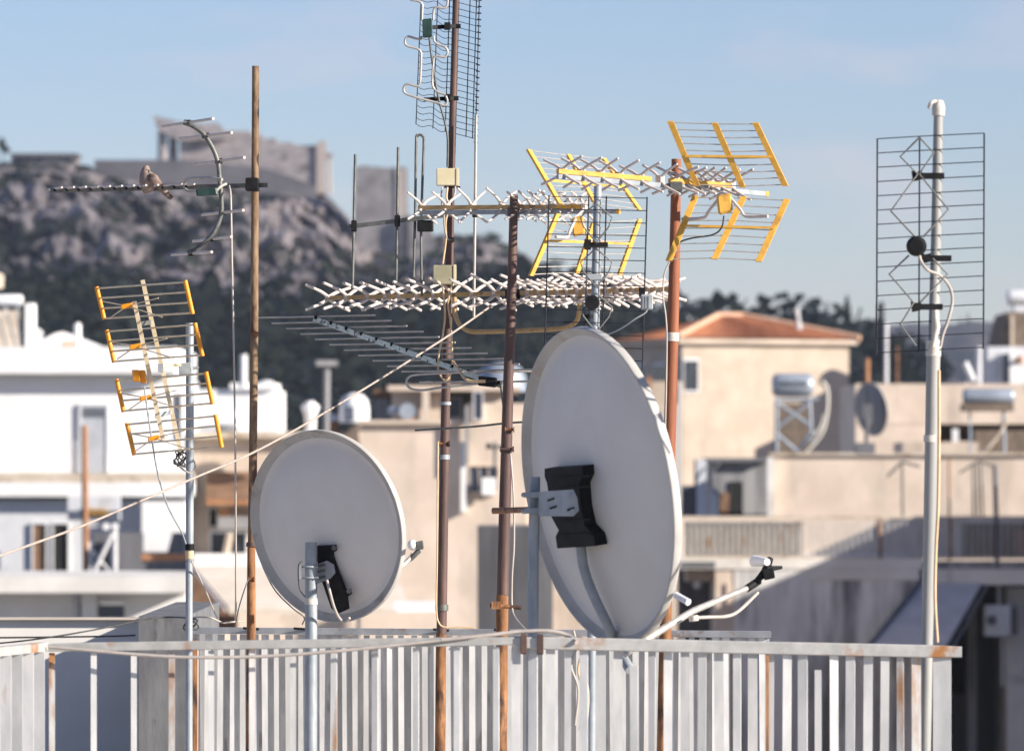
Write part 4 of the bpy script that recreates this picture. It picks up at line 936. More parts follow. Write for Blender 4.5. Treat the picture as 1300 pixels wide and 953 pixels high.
g = MB(); g.prism([P(244, 720, 107), P(500, 720, 107), P(520, 772, 104.6), P(290, 772, 104.6)], (0, .04, .03)); g.build('cloth', m_awning_c, aw)
g = MB()
for i in range(26):
    x0 = 290 + i * 8.85; g.prism([P(x0, 772, 104.6), P(x0 + 8.85, 772, 104.6), P(x0 + 8, 778, 104.6), P(x0 + 4.4, 780, 104.6), P(x0 + .8, 778, 104.6)], (0, .03, 0))
g.build('valance', m_awning_c, aw)
g = MB(); ppole(g, 244, 722, 286, 774, 3, 107, 104.5); g.build('awning_arm', m_frame, aw)
part('painted_shade_panel', m_brown, aw, (241, 722, 300, 800, 108, .6))  # dark brown box painting the shaded space under the awning
o = MB(); o.tube([P(424, 534, 132), P(424, 560, 132)], rw(12, 132), 10); o.tube([P(424, 526, 132), P(424, 534, 132)], rw(14, 132), 10, 1); o = o.build('chimney_pot', [m_orangepaint, m_white]); tag(o, 'orange chimney pot with a white cap above the smaller dish', 'chimney')
wdt = bld('water_tank', 'rounded white water tank above the smaller dish', 'water tank', 450, 150); wdt.location.z = P(0, 535, 150).z; wdt['_o'] = list(wdt.location)
g = MB(); g.tube([P(450, 536, 150), P(450, 518, 150), P(450, 508, 150), P(450, 502, 150), P(450, 499, 150)], [rw(w, 150) for w in (38, 38, 34, 24, 10)], 18); g.build('tank', m_tankwhite, wdt)
part('hatch', m_blueglass, wdt, (437, 516, 449, 534, 147.5, .3))
wdt2 = bld('water_tank', 'small pale rounded tank left of the T-shaped aerial post', 'water tank', 396, 155); wdt2.location.z = P(0, 545, 155).z; wdt2['_o'] = list(wdt2.location)
g = MB(); g.tube([P(394, 548, 155), P(394, 528, 155), P(394, 516, 155), P(394, 509, 155)], [rw(w, 155) for w in (14, 15, 24, 8)], 14); g.build('tank', m_tankwhite, wdt2)
tp = MB(); ppole(tp, 415, 466, 414, 552, 8, 160); tp.obox(P(415, 461, 160), (rw(27, 160), 0, 0), (0, .2, 0), (0, 0, rw(7, 160))); o = tp.build('aerial_post', m_conc); tag(o, 'blurred grey T-shaped aerial post before the dark trees', 'post')

# middle cream building
D = 116
mc = bld('apartment_building', 'large cream building wall behind the tallest mast', 'building', 560, D, 'apartment blocks around the terrace')
part('wall', m_cream2, mc, (457, 537, 668, None, D, 10))
part('parapet_cap', m_cream, mc, (455, 533, 592, 538, D - .15, 2))
part('right_wing', m_cream, mc, (592, 512, 860, None, D + .4, 8))
window(mc, 596, 592, 632, 624, D, m_blueglass, m_cream, 1.5, 2)
window(mc, 602, 498, 612, 532, D + .4, m_blueglass, m_frame, 1.5)
part('drain_pipe', m_white, mc, (585, 560, 592, 650, D - .2, .2)); part('downpipe', m_conc, mc, (590, 515, 595, 590, D - .28, .2))
part('panel', m_white, mc, (612, 606, 630, 628, D - .35, .15))
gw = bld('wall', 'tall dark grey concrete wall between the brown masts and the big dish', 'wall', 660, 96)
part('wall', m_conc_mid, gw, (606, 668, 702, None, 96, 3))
ph = bld('roof_hut', 'small cream roof hut under the slanting boom', 'roof hut', 520, D + 12)
part('wall', m_cream2, ph, (497, 496, 560, 545, D + 12, 5)); part('roof_slab', m_cream, ph, (492, 489, 660, 496, D + 11.6, 6)); part('post', m_cream, ph, (536, 496, 545, 545, D + 11.5, .4)); part('back_wall', m_dkconc, ph, (560, 500, 600, 545, D + 13, 3)); part('side_block', m_cream2, ph, (600, 485, 640, 545, D + 12.2, 4))
window(ph, 550, 505, 585, 530, D + 12.9, m_blueglass, m_pale, 1.5)
ac = bld('air_conditioner', 'round blue-grey roof fan unit on the cream building', 'air conditioner', 518, D + 6); ac.location.z = P(0, 533, D + 6).z; ac['_o'] = list(ac.location)
g = MB(); g.tube([P(517, 522, D + 5.6), P(517, 522, D + 6.6)], rw(21, D + 6), 18); g.build('drum', m_tankgrey, ac); pcyl(MB(), 492, 516, 508, 528, D + 6).build('pipe', m_tankgrey, ac); part('stand', m_orangepaint, ac, (503, 530, 526, 537, D + 6, .6))
ck = bld('chimney', 'square brown and grey chimney on the cream building roof', 'chimney', 482, D + 14)
part('stack', m_conc, ck, (476, 505, 494, 545, D + 14, 2)); part('cap', m_brown, ck, (474, 494, 496, 505, D + 13.9, 2.2))
wa = bld('awning', 'small white awning below the smaller dish at right', 'awning', 530, 100)
MB().prism([P(500, 765, 101.5), P(560, 765, 101.5), P(566, 776, 100.2), P(500, 776, 100.2)], (0, .04, .03)).build('cloth', m_white, wa)
big = MB(); big.tube([P(637, 497, 140), P(637, 478, 140), P(637, 466, 140), P(637, 460, 140)], [rw(w, 140) for w in (64, 62, 48, 16)], 20); o = big.build('water_tank', m_tankgrey); tag(o, 'big rounded grey water tank behind the slanting boom end', 'water tank')
vx = MB(); ppole(vx, 628, 560, 628, 595, 4, 110); vx.obox(P(628, 567, 110), (rw(20, 110), 0, 0), (0, .15, 0), (0, 0, rw(4, 110))); vx.obox(P(620, 566, 110), (rw(6, 110), 0, 0), (0, .15, 0), (0, 0, rw(8, 110))); o = vx.build('aerial_post', m_dark_alu); tag(o, 'small dark aerial on the cream wall left of the clamp mast', 'post')

# terracotta-roofed house (turned so that its left side shows)
D = 232
th = bld('house', 'cream house with a hipped terracotta tile roof', 'house', 960, D, 'houses below the hill')
ang = R(20); ca, sa = math.cos(ang), math.sin(ang)
fl = P(866, 436, D); fx = Vector((ca, sa, 0)); fy = Vector((-sa, ca, 0))
Wd = (1087 - 866) * K * D / (ca + .02); Dp = 6.8
zt = P(0, 436, D).z
def hp(a, b, z): return fl + fx * a + fy * b + Vector((0, 0, z - fl.z))
g = MB(); g.prism([hp(0, 0, GROUND), hp(Wd, 0, GROUND), hp(Wd, Dp, GROUND), hp(0, Dp, GROUND)], (0, 0, zt - GROUND)); g.build('wall', m_cream_h, th)
g = MB(); e = .28; g.prism([hp(-e, -e, zt + .01), hp(Wd + e, -e, zt + .01), hp(Wd + e, Dp + e, zt + .01), hp(-e, Dp + e, zt + .01)], (0, 0, .20)); g.build('cornice', m_cream, th)
zr = zt + .215; ap = (400 - 431) * K * D * -1
r0 = hp(Wd * .40, Dp * .5, zr + ap); r1 = hp(Wd * .55, Dp * .5, zr + ap)
e = .34; c0, c1, c2_, c3_ = hp(-e, -e, zr), hp(Wd + e, -e, zr), hp(Wd + e, Dp + e, zr), hp(-e, Dp + e, zr)
g = MB(); rows_ = 46
def tiles(a, b, c, d_):   # eaves a-b, ridge d_-c : a sheet of half-round tile courses running up the slope
    n = rows_; 
    nn = (b - a).cross(d_ - a).normalized()
    if nn.z < 0: nn = -nn
    vs = []; fs = []
    for i in range(n * 4 + 1):
        u = i / (n * 4); hgt = .055 * abs(math.sin(math.pi * u * n))
        vs += [a.lerp(b, u) + nn * hgt, d_.lerp(c, u) + nn * hgt]
    for i in range(n * 4): fs.append((2 * i, 2 * i + 2, 2 * i + 3, 2 * i + 1))
    g.add(vs, fs, 0, True)
tiles(c0, c1, r1, r0); tiles(c1, c2_, r1, r1); tiles(c2_, c3_, r0, r1); tiles(c3_, c0, r0, r0)
g.add([c0, c1, c2_, c3_], [(0, 1, 2, 3)])
rf = g.build('roof', m_tile, th)
g = MB()
for a, b in ((c0, r0), (c1, r1), (r0, r1)): g.tube([a + Vector((0, 0, .06)), b + Vector((0, 0, .06))], .13, 8)
g.build('ridge', m_tileridge, rf)
for (b0, b1) in ((1.2, 2.9), (4.2, 5.6)):
    f = MB(); f.prism([hp(-.08, b0 - .1, zt - 1.9), hp(-.08, b1 + .1, zt - 1.9), hp(-.08, b1 + .1, zt - .75), hp(-.08, b0 - .1, zt - .75)], fx * .075); f = f.build('window', m_frame, th)
    g = MB(); g.prism([hp(-.11, b0, zt - 1.8), hp(-.11, b1, zt - 1.8), hp(-.11, b1, zt - .85), hp(-.11, b0, zt - .85)], fx * .028); g.build('pane', m_glass, f)
f = MB(); f.prism([hp(.02, -.08, zt - 2.0), hp(.72, -.08, zt - 2.0), hp(.72, -.08, zt - .6), hp(.02, -.08, zt - .6)], fy * .075); f = f.build('window', m_frame, th)
g = MB(); g.prism([hp(.08, -.11, zt - 1.9), hp(.66, -.11, zt - 1.9), hp(.66, -.11, zt - .7), hp(.08, -.11, zt - .7)], fy * .028); g.build('pane', m_glass, f)
o = MB(); ppole(o, 1013, 392, 1014, 428, 4, D + 3); ppole(o, 1010, 392, 1017, 418, 4, D + 3); o = o.build('chimney_pipe', m_pale); tag(o, 'thin pale flue on the terracotta roof slope', 'chimney')
D = 212
cb = bld('apartment_building', 'broad cream wall block in front of the terracotta house', 'building', 930, D, 'apartment blocks around the terrace')
part('wall', m_cream_h, cb, (812, 484, 868, None, D, 8)); part('niche', m_tanslab, cb, (838, 514, 854, 523, D - .05, .045)); part('downpipe', m_pale, cb, (861, 486, 864, 640, D - .15, .14))
part('orange_mark', m_orangepaint, cb, (821, 478, 827, 494, D - .6, .3))

# right-hand background
D = 172
rb_ = bld('apartment_building', 'long cream wall block right of the terracotta house', 'building', 1190, D, 'apartment blocks around the terrace')
part('wall', m_cream2, rb_, (1086, 487, 1500, 538, D, 8), (1086, 538, 1192, None, D + .02, 8), (1192, 560, 1500, None, D + .01, 8)); part('recess', m_brownwall, rb_, (1192, 538, 1500, 560, D + 2, 5)); part('shadow_recess_post', m_tankwhite, rb_, (1209, 544, 1217, 566, D - .2, .3))
part('low_shed', m_cream, rb_, (1146, 561, 1242, 600, D - 5, 4)); part('brown_panel', m_brownwall, rb_, (1238, 546, 1500, 600, D - 3, 2))
sd_ = bld('satellite_dish', 'blurred grey satellite dish beside the terracotta house wall', 'satellite dish', 1105, 138); sd_.location.z = P(0, 576, 138).z; sd_['_o'] = list(sd_.location)
dish(sd_, P(1107, 519, 138), (.80, .58, .14), .66, .93, .09, .03, m_conc, m_rimgrey)
g = MB(); ppole(g, 1100, 530, 1100, 576, 5, 137.2); g.obox(P(1101, 526, 137.3), (.12, 0, 0), (0, .12, 0), (0, 0, .25)); g.build('mount', m_dkconc, sd_)
part('foot', m_dkconc, sd_, (1087, 562, 1111, 576, 137, .6))
bl = bld('water_heater', 'long grey solar water tank right of the white mast', 'water tank', 1254, 150); bl.location.z = P(0, 575, 150).z; bl['_o'] = list(bl.location)
pcyl(MB(), 1222, 493, 1288, 513, 150).build('tank', m_tankgrey, bl); part('cradle', m_brownwall, bl, (1222, 512, 1287, 522, 149.8, .8))
g = MB(); ppole(g, 1231, 522, 1232, 575, 3, 150); ppole(g, 1274, 522, 1275, 577, 4, 150); g.build('leg', m_tankgrey, bl)
cable('blurred pale hose curving down right of the white mast', [(1278, 532, 148), (1270, 548, 148), (1256, 566, 148), (1243, 578, 148), (1230, 592, 147)], 5, m_tanslab, 'hose', 'hose', 'hoses on the far roofs')
# boiler on its braced frame
bw = bld('water_heater', 'grey water tank with dark lettering on a braced frame', 'water tank', 1008, 152); bw.location.z = P(0, 576, 152).z; bw['_o'] = list(bw.location)
tk = pcyl(MB(), 980, 474, 1033, 504, 152).build('tank', m_tankgrey, bw)
g = MB(); random.seed(11)
for i in range(9):
    x0 = 988 + i * 4.2; g.pbox(x0, 483.5, x0 + 1.4, 490.5, 149.93, .3); g.pbox(x0 + 1.4, 483.5 + (i * 3 % 5), x0 + 3.1, 485.4 + (i * 3 % 5), 149.93, .3)
g.build('lettering', m_blackm, tk)
g = MB()
for a in ((986, 508, 986, 573), (1028, 508, 1030, 560), (986, 511, 1030, 541), (1028, 511, 986, 543), (987, 551, 1012, 573), (1028, 551, 1012, 573)): ppole(g, *a, 4.2, 151.5)
ppole(g, 983, 508, 1040, 507, 5, 151.6); g.build('frame', m_tankgrey, bw)
part('back_panel', m_brownwall, bw, (984, 512, 1032, 574, 153, .4))
cable('outer white hose bowed out beside the lettered water tank', [(1044, 484, 150), (1050, 495, 150), (1050, 520, 150), (1045, 545, 150), (1034, 562, 150), (1022, 575, 150)], 5, m_wrap, 'hose', 'hose', 'hoses on the far roofs')
cable('inner white hose close against the lettered water tank frame', [(1046, 525, 150.2), (1042, 540, 150.2), (1033, 552, 150.2), (1022, 563, 150.2), (1014, 570, 150.2)], 5, m_wrap, 'hose', 'hose', 'hoses on the far roofs')
# roof huts and the long pale wall
D = 146
lg = bld('parapet_wall', 'long stained pale roof wall across the right side', 'wall', 1150, D)
part('wall', m_cream2, lg, (979, 578, 1500, None, D, 1.2)); part('coping', m_tanslab, lg, (977, 574.5, 1500, 578, D - .1, 1.5))
part('corner_pilaster', m_whitedirty, lg, (974, 580, 983, 660, D - .25, .2))
hut = bld('roof_hut', 'shaded grey roof hut with a black doorway right of the big dish', 'roof hut', 930, D + 3)
part('wall', m_conc, hut, (905, 585, 974, None, D + 3, 5)); part('roof_edge', m_dkconc, hut, (900, 581, 976, 586, D + 2.7, 5.6))
part('doorway', m_shade, hut, (926, 611, 943, 655, D + 2.95, .04)); part('brown_board', m_brown, hut, (914, 625, 926, 655, D + 2.93, .06))
part('side_slab', m_pale, hut, (884, 583, 897, 655, D + 1, .5)); part('dark_gap', m_shade, hut, (882, 583, 884, 655, D + 1.02, .45)); part('side_post', m_pale, hut, (900, 620, 912, 655, D + 1, .4)); part('low_wall', m_dkconc, hut, (866, 616, 882, 655, D + 2, .8))
arc = [(916, 585), (908, 594), (904, 606), (903, 616), (909, 625), (918, 630)]
MB().tube(catmull([P(x, y, D + .8) for x, y in arc], 5), rw(2.6, D), 7).build('hanging_hose', m_dkconc, hut)
# balcony
D = 130
bc = bld('apartment_building', 'apartment block with a long balcony and streaked shaded wall at right', 'building', 1080, D, 'apartment blocks around the terrace')
part('balcony_floor', m_whitedirty, bc, (862, 709, 1172, 722, D - 1.3, 12), (1172, 722, 1500, 742, D - 1.3, 12))
part('back_wall', m_cream2, bc, (862, 655, 1500, 709, D + 6, .5))
part('wall', m_streak, bc, (932, 722, 1168, None, D - 1.27, 9)); part('pier', m_cream2, bc, (908, 722, 932, None, D - 1.25, 6), (922, 740, 927, 860, D - 1.3, .06))
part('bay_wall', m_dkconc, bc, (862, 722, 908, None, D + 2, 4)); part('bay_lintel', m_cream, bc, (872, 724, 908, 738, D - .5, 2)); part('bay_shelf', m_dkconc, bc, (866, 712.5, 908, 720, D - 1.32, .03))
MB().ball(P(885, 742, D - .6), (rw(10, D), 0, 0), (0, rw(10, D), 0), (0, 0, rw(10, D))).build('globe_lamp', m_tankwhite, bc)
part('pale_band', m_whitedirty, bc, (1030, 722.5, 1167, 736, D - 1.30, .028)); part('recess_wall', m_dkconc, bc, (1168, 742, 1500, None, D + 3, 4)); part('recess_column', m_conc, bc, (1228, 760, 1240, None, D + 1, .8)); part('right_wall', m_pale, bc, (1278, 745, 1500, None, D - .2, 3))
part('dark_door', m_shade, bc, (1184, 790, 1226, 880, D + 2.9, .08)); part('slab_fascia', m_conc, bc, (1172, 712, 1500, 722, D - 1.25, .5))
rlg = MB()
for i in range(58):
    x0 = 868 + i * 7.6; rlg.pbox(x0, 660, x0 + 2.6, 706, D - 1.2, .03)
o = rlg.build('balcony_bars', m_bar, bc)
g = MB(); g.pbox(862, 655, 1500, 658, D - 1.25, .12); g.pbox(862, 706, 1500, 708.6, D - 1.22, .1); g.build('balcony_rail', m_tanslab, bc)
for x0 in (1116, 1205): part('rusty_post', m_rust_low, bc, (x0, 658, x0 + 3.4, 709, D - 1.24, .1))
part('rust_screen', m_tanslab, bc, (870, 662, 1018, 706, D - 1.05, .03)); part('screen', m_brownwall, bc, (1222, 664, 1500, 706, D - 1.0, .03)); part('orange_screen', m_orangepaint, bc, (1290, 672, 1500, 705, D - 1.05, .03))
aw2 = bld('awning', 'large grey awning sloping down from the balcony at right', 'awning', 1180, D - 3)
g = MB(); g.prism([P(1172, 742, D - 1.4), P(1246, 742, D - 1.4), P(1196, 830, D - 5.2), P(1098, 830, D - 5.2)], (0, .04, .04)); g.build('cloth', m_awning, aw2)
g = MB(); ppole(g, 1168, 738, 1094, 832, 7, D - 1.5, D - 5.3); ppole(g, 1253, 744, 1206, 828, 4, D - 1.4, D - 5.2); ppole(g, 1094, 831, 1202, 831, 4, D - 5.25); g.build('awning_arm', m_dkconc, aw2)
au = bld('air_conditioner', 'white air conditioner unit on the shaded wall at lower right', 'air conditioner', 1268, D - 1); au.location.z = P(0, 808, D - 1).z; au['_o'] = list(au.location)
part('case', m_frame, au, (1251, 768, 1283, 807, D - 1.2, .7)); MB().tube([P(1259, 787, D - 1.24), P(1259, 787, D - 1.2)], rw(13, D), 18).build('fan_grille', m_dkconc, au); part('bracket', m_dkconc, au, (1285, 770, 1292, 806, D - 1, .6))
g = MB(); ppole(g, 1268, 722, 1268, 768, 3, D - 1.0); ppole(g, 1272, 808, 1272, 870, 3, D - 1.0); ppole(g, 1278, 808, 1278, 870, 3, D - 1.0); g.build('pipe', m_pale, au)
# T-shaped aerials on the balcony
for lab, pts, w in (('dark T-shaped far aerial just left of the thick white mast', [(1145, 586, 1146, 656), (1145, 586, 1126, 605), (1145, 586, 1168, 592)], 3),
                    ('forked far aerial with three dark stems right of the thick white mast', [(1243, 585, 1218, 600), (1243, 585, 1264, 592), (1235, 590, 1236, 656), (1240, 588, 1242, 656), (1245, 587, 1248, 656)], 2.6)):
    g = MB()
    for a in pts: ppole(g, *a, w, 133)
    o = g.build('aerial', m_dark_alu); tag(o, lab, 'aerial', 'aerials above the balcony')
o = ppole(MB(), 1263, 590, 1266, 722, 6, 128); o = o.build('post', m_dkconc); tag(o, 'dark post rising through the balcony at far right', 'post', 'posts on the balcony')
o = ppole(MB(), 1205, 582, 1205, 712, 3, 133); o = o.build('post', m_orangepaint); tag(o, 'thin orange rusted post behind the balcony rail', 'post', 'posts on the balcony')
# far right houses
D = 230
fr1 = bld('house', 'brown-walled house with a white tank at the far right edge', 'house', 1290, D, 'houses below the hill')
g = MB(); g.prism([P(x, y, D) for x, y in [(1279, 396), (1400, 396), (1400, 450), (1266, 450)]], (0, 6, 0)); g.build('wall', m_brownwall, fr1)
part('lower_wall', m_pale, fr1, (1254, 440, 1400, None, D - 1, 6)); part('edge_trim', m_cream, fr1, (1283, 400, 1287, 440, D - .2, .15)); window(fr1, 1273, 450, 1282, 486, D - 1, m_blueglass, m_frame, 1.5)
part('white_post', m_white, fr1, (1282, 446, 1288, 490, D - 1.4, .3)); MB().ball(P(1294, 457, D - 1.3), (rw(9, D), 0, 0), (0, .3, 0), (0, 0, rw(12, D))).build('round_vent', m_orangepaint, fr1)
t_ = bld('water_tank', 'white cylinder tank on top of the brown house at far right', 'water tank', 1300, D); t_.location.z = P(0, 396, D).z; t_['_o'] = list(t_.location)
pcyl(MB(), 1278, 368, 1350, 388, D + 1).build('tank', m_tankwhite, t_); part('stand', m_pale, t_, (1288, 388, 1340, 396, D + .8, .8))
for i, (x, y0, y1, w, m, lab) in enumerate([(1125, 410, 490, 5, m_pale, 'pale post topped with orange rust left of the white mast'), (1101, 455, 487, 6, m_orangepaint, 'short orange pipe above the long cream wall'), (1243, 440, 490, 6, m_pale, 'pale post right of the white mast behind the long tank'), (1139, 440, 478, 3, m_rust_low, 'thin brown stick behind the right grid antenna')]):
    o = ppole(MB(), x, y0, x, y1 + 30, w, 176 + i); o = o.build('post', m); tag(o, lab, 'post', 'posts on the far roofs')
rk = MB(); ppole(rk, 1225, 460, 1236, 484, 8, 178); ppole(rk, 1228, 484, 1224, 500, 3, 178); o = rk.build('roof_vent', m_pale); tag(o, 'tilted ribbed grey vent on the far roof right of the mast', 'vent')
# small white cloth-like vents and dish on far left hill foot
o = MB(); o.tube([P(-4, 366, 240), P(-4, 350, 240), P(-4, 346, 240)], [rw(w, 240) for w in (16, 18, 6)], 12); o = o.build('dome_vent', m_tanslab); tag(o, 'round beige vent cap cut by the left edge', 'vent')

# tall block outside the right edge whose shade falls on the balcony
D0 = 130
sb = bld('apartment_building', 'tall neighbouring block just beyond the right edge', 'building', 1500, D0, 'apartment blocks around the terrace')
xb = 15.6
# its roof line: shadow line on the balcony wall passes photo points (955,760) and (1170,655)
q = P(1100, 690, D0); hz_ = q.z + (xb - q.x) * (math.tan(R(22)) / math.sin(R(114)))
MB().box((xb, D0 - 26, GROUND), (xb + 26, D0 + 4.2, hz_)).build('wall', m_cream, sb)
MB().box((xb - .003, D0 - 26.1, hz_ + .003), (xb + 26, D0 + 4.25, hz_ + .1)).build('roof_edge', m_tanslab, sb)

# ================================================================== HILL AND ACROPOLIS
random.seed(21)
def interp(tab, x):
    if x <= tab[0][0]: return tab[0][1]
    for (x0, y0), (x1, y1) in zip(tab, tab[1:]):
        if x <= x1: return y0 + (y1 - y0) * (x - x0) / (x1 - x0)
    return tab[-1][1]
TOP = [(-400, 215), (-60, 207), (0, 206), (60, 209), (110, 209), (122, 216), (200, 232), (300, 236), (340, 238), (385, 244), (415, 250), (440, 272), (455, 300), (520, 318), (560, 302), (600, 301), (645, 318), (700, 350), (780, 384), (870, 408), (960, 416), (1060, 422), (1110, 438), (1180, 470), (1300, 520), (1700, 560)]
WOOD = [(-400, 385), (0, 378), (90, 376), (200, 389), (330, 400), (430, 400), (530, 384), (650, 362), (700, 368), (780, 396), (870, 417), (960, 423), (1060, 428), (1110, 444), (1180, 480), (1300, 524), (1700, 565)]
def hillz(px, d):
    zt = (HZ - interp(TOP, px)) * K * 900; zw = (HZ - interp(WOOD, px)) * K * 640
    if d <= 300: return GROUND
    if d <= 640:
        t = (d - 300) / 340; return GROUND + (zw - GROUND) * (t ** .9)
    if d <= 800:
        t = (d - 640) / 160; return zw + (min(zt, zw * 1.25 + 2) - zw) * t * .85
    zb = zw + (min(zt, zw * 1.25 + 2) - zw) * .85
    if d <= 900:
        t = (d - 800) / 100; s = t * t * (3 - 2 * t); return zb + (zt - zb) * s
    if d <= 1050: return zt
    return zt + (GROUND - zt) * min(1, (d - 1050) / 300)
pxs = [-420 + i * 5 for i in range(430)]
ds = [300, 340, 380, 430, 480, 530, 580, 620, 640, 665, 690, 715, 740, 765, 790] + [800 + i * 2 for i in range(56)] + [920, 950, 1000, 1050, 1120, 1200, 1350]
vs = []; fs = []
for px in pxs:
    for d in ds:
        q = P(px, 600, d); z = hillz(px, d); dy = 0
        rk_ = max(0, min(1, (d - 640) / 60)) * (1 if d < 905 else max(0, 1 - (d - 905) / 30)) * max(0, min(1, (760 - px) / 120))
        if rk_ > 0:
            s = Vector((q.x * .06, d * .05, z * .07))
            a = noise.noise(s) * .9 + .7 * abs(noise.noise(s * 2.3)) + .6 * abs(noise.noise(s * 4.6)) + .35 * noise.noise(s * 9) + .2 * noise.noise(s * 19)
            dy = a * 10 * rk_
            z += noise.noise(s * 1.7 + Vector((9, 3, 1))) * 3.2 * rk_ * (1 if d < 880 else .25)
        vs.append((q.x, d + dy, z))
nd = len(ds)
for i in range(len(pxs) - 1):
    for j in range(nd - 1): fs.append((i * nd + j, (i + 1) * nd + j, (i + 1) * nd + j + 1, i * nd + j + 1))
hm = MB(); hm.add(vs, fs, 0, False)
# wooded foot in soil, cliff in rock
for k, f in enumerate(hm.f):
    c = sum((hm.v[i] for i in f), Vector()) / 4
    if c.y < 650: hm.mi[k] = 1
hill = hm.build('hill', [m_rock, m_hillsoil], None, (0, 700, GROUND)); struct(hill)
# far hillside at right
vs = []; fs = []
FAR = [(900, 470), (1040, 440), (1110, 418), (1160, 410), (1200, 412), (1232, 407), (1262, 411), (1300, 415), (1400, 425), (1700, 500)]
for i in range(121):
    px = 860 + i * 8
    for j in range(14):
        d = 1300 + j * 60; t = min(1, j / 11)
        zt = (HZ - interp(FAR, px)) * K * 1960
        q = P(px, 600, d); vs.append((q.x, d, GROUND + (zt - GROUND) * (t * t * (3 - 2 * t)) + noise.noise(Vector((q.x * .02, d * .02, 0))) * 3))
for i in range(120):
    for j in range(13): fs.append((i * 14 + j, (i + 1) * 14 + j, (i + 1) * 14 + j + 1, i * 14 + j + 1))
o = MB().add(vs, fs, 0, True).build('hills', m_farhill, None, (200, 1500, GROUND)); struct(o)
o = MB().add([(-5000, -600, GROUND - .02), (5000, -600, GROUND - .02), (5000, 6000, GROUND - .02), (-5000, 6000, GROUND - .02)], [(0, 1, 2, 3)]).build('ground', m_ground, None, (0, 0, GROUND)); struct(o)

# foliage: many leaf-sized faces spread through a volume
def leaves(mb, c, rx, ry, rz, n, s, shape='round', mi=0):
    for _ in range(n):
        while True:
            p = Vector((random.uniform(-1, 1), random.uniform(-1, 1), random.uniform(-1, 1)))
            if p.length <= 1: break
        if random.random() < .6: p = p.normalized() * random.uniform(.7, 1.0)
        if shape == 'cone':
            k = (1 - (p.z + 1) / 2) * .95 + .08; p.x *= k; p.y *= k
        q = c + Vector((p.x * rx, p.y * ry, p.z * rz))
        a = Vector((random.gauss(0, 1), random.gauss(0, 1), random.gauss(0, .6))).normalized(); b = a.orthogonal().normalized()
        b = (b + a.cross(b) * random.uniform(-1, 1)).normalized(); k = s * random.uniform(.6, 1.4)
        mb.add([q - a * k - b * k * .6, q + a * k - b * k * .5, q + a * k * .8 + b * k * .6, q - a * k * .9 + b * k * .55], [(0, 1, 2, 3)], mi)
wood = MB()
for _ in range(1500):
    px = random.uniform(-260, 1190); d = random.uniform(400, 655)
    z = hillz(px, d); q = P(px, 600, d); r_ = random.uniform(1.5, 3.0)
    leaves(wood, Vector((q.x, d, z + r_ * .6)), r_ * 1.15, r_ * 1.15, r_ * random.uniform(.7, 1.2), 16, .75, mi=random.choice((0, 0, 0, 1, 1, 2)))
o = wood.build('woodland', [m_leaf, m_leaf2, m_leaf3], None, (0, 500, GROUND)); struct(o, 'stuff')
scr = MB()
for _ in range(420):
    px = random.uniform(-200, 700); d = random.uniform(650, 880)
    z = hillz(px, d); q = P(px, 600, d)
    if noise.noise(Vector((q.x * .05, d * .03, z * .06))) < -.02: continue
    r_ = random.uniform(.8, 2.0); leaves(scr, Vector((q.x, d - 3, z + .4)), r_ * 1.5, r_ * 1.5, r_ * .8, 10, .6)
o = scr.build('scrub', m_leaf2, None, (0, 760, 0)); struct(o, 'stuff')

def tree(label, px, ty, by, w, d, kind='round', group='trees on the ridge', lean=0):
    top, bot = P(px, ty, d), P(px, by, d); h = top.z - bot.z
    root = thing('cypress_tree' if kind == 'cone' else 'pine_tree', label, 'tree', bot - Vector((0, 0, 1.2)), group)
    tk = MB(); trh = .55 if kind == 'round' else .25
    base = bot - Vector((0, 0, 1.2)); mid = bot + Vector((lean, 0, h * trh))
    tk.tube([base, bot.lerp(mid, .5) + Vector((lean * .2, 0, 0)), mid, top - Vector((0, 0, h * .25))], [h * .035, h * .028, h * .022, h * .01], 7)
    if kind == 'round':
        for k in range(4):
            a = k * 1.6 + random.random(); tk.tube([mid, mid + Vector((math.cos(a) * rw(w, d) * .7, math.sin(a) * rw(w, d) * .7, h * .2))], [h * .014, h * .006], 5)
    tk.build('trunk', m_trunk, root)
    cr = MB(); rx = rw(w, d)
    if kind == 'cone': leaves(cr, bot.lerp(top, .54), rx, rx, h * .47, 260, h * .045, 'cone')
    else:
        n = 9
        for k in range(n):
            a = random.uniform(0, 6.28); rr = random.uniform(.15, .75)
            c = bot + Vector((math.cos(a) * rx * rr, math.sin(a) * rx * rr, h * random.uniform(.45, .85)))
            leaves(cr, c, rx * random.uniform(.3, .5), rx * .45, h * random.uniform(.13, .22), 46, h * .045, mi=random.choice((0, 0, 1, 2)))
    cr.build('crown', [m_leaf, m_leaf2, m_leaf3], root)
for a in [
    ('broad dark pine with the highest crown right of the orange mast', 893, 377, 425, 58, 660),
    ('rounded pine partly hidden by the orange rusted mast', 862, 384, 425, 40, 668),
    ('wide low pine crown above the left roof ridge of the terracotta house', 955, 390, 425, 62, 664),
    ('medium pine crown above the right roof slope of the terracotta house', 1003, 396, 428, 44, 660),
    ('small pine between the cypress and the flue on the terracotta roof', 1040, 394, 430, 46, 664),
    ('pine beside the right edge of the terracotta house below the cypress', 1096, 402, 430, 40, 650),
    ('dark rounded tree on the hilltop between the two brown masts', 622, 295, 322, 46, 880),
    ('smaller dark tree on the hilltop just right of the tallest mast', 588, 303, 322, 36, 880),
    ('dark pine behind the lower yellow panel of the tan-boomed antenna', 700, 326, 356, 46, 700),
    ('pine at the foot of the rock right of the clamp mast', 742, 338, 372, 44, 690),
    ('low pine seen through the black grid behind the dish', 792, 362, 388, 44, 680)]:
    tree(*a)
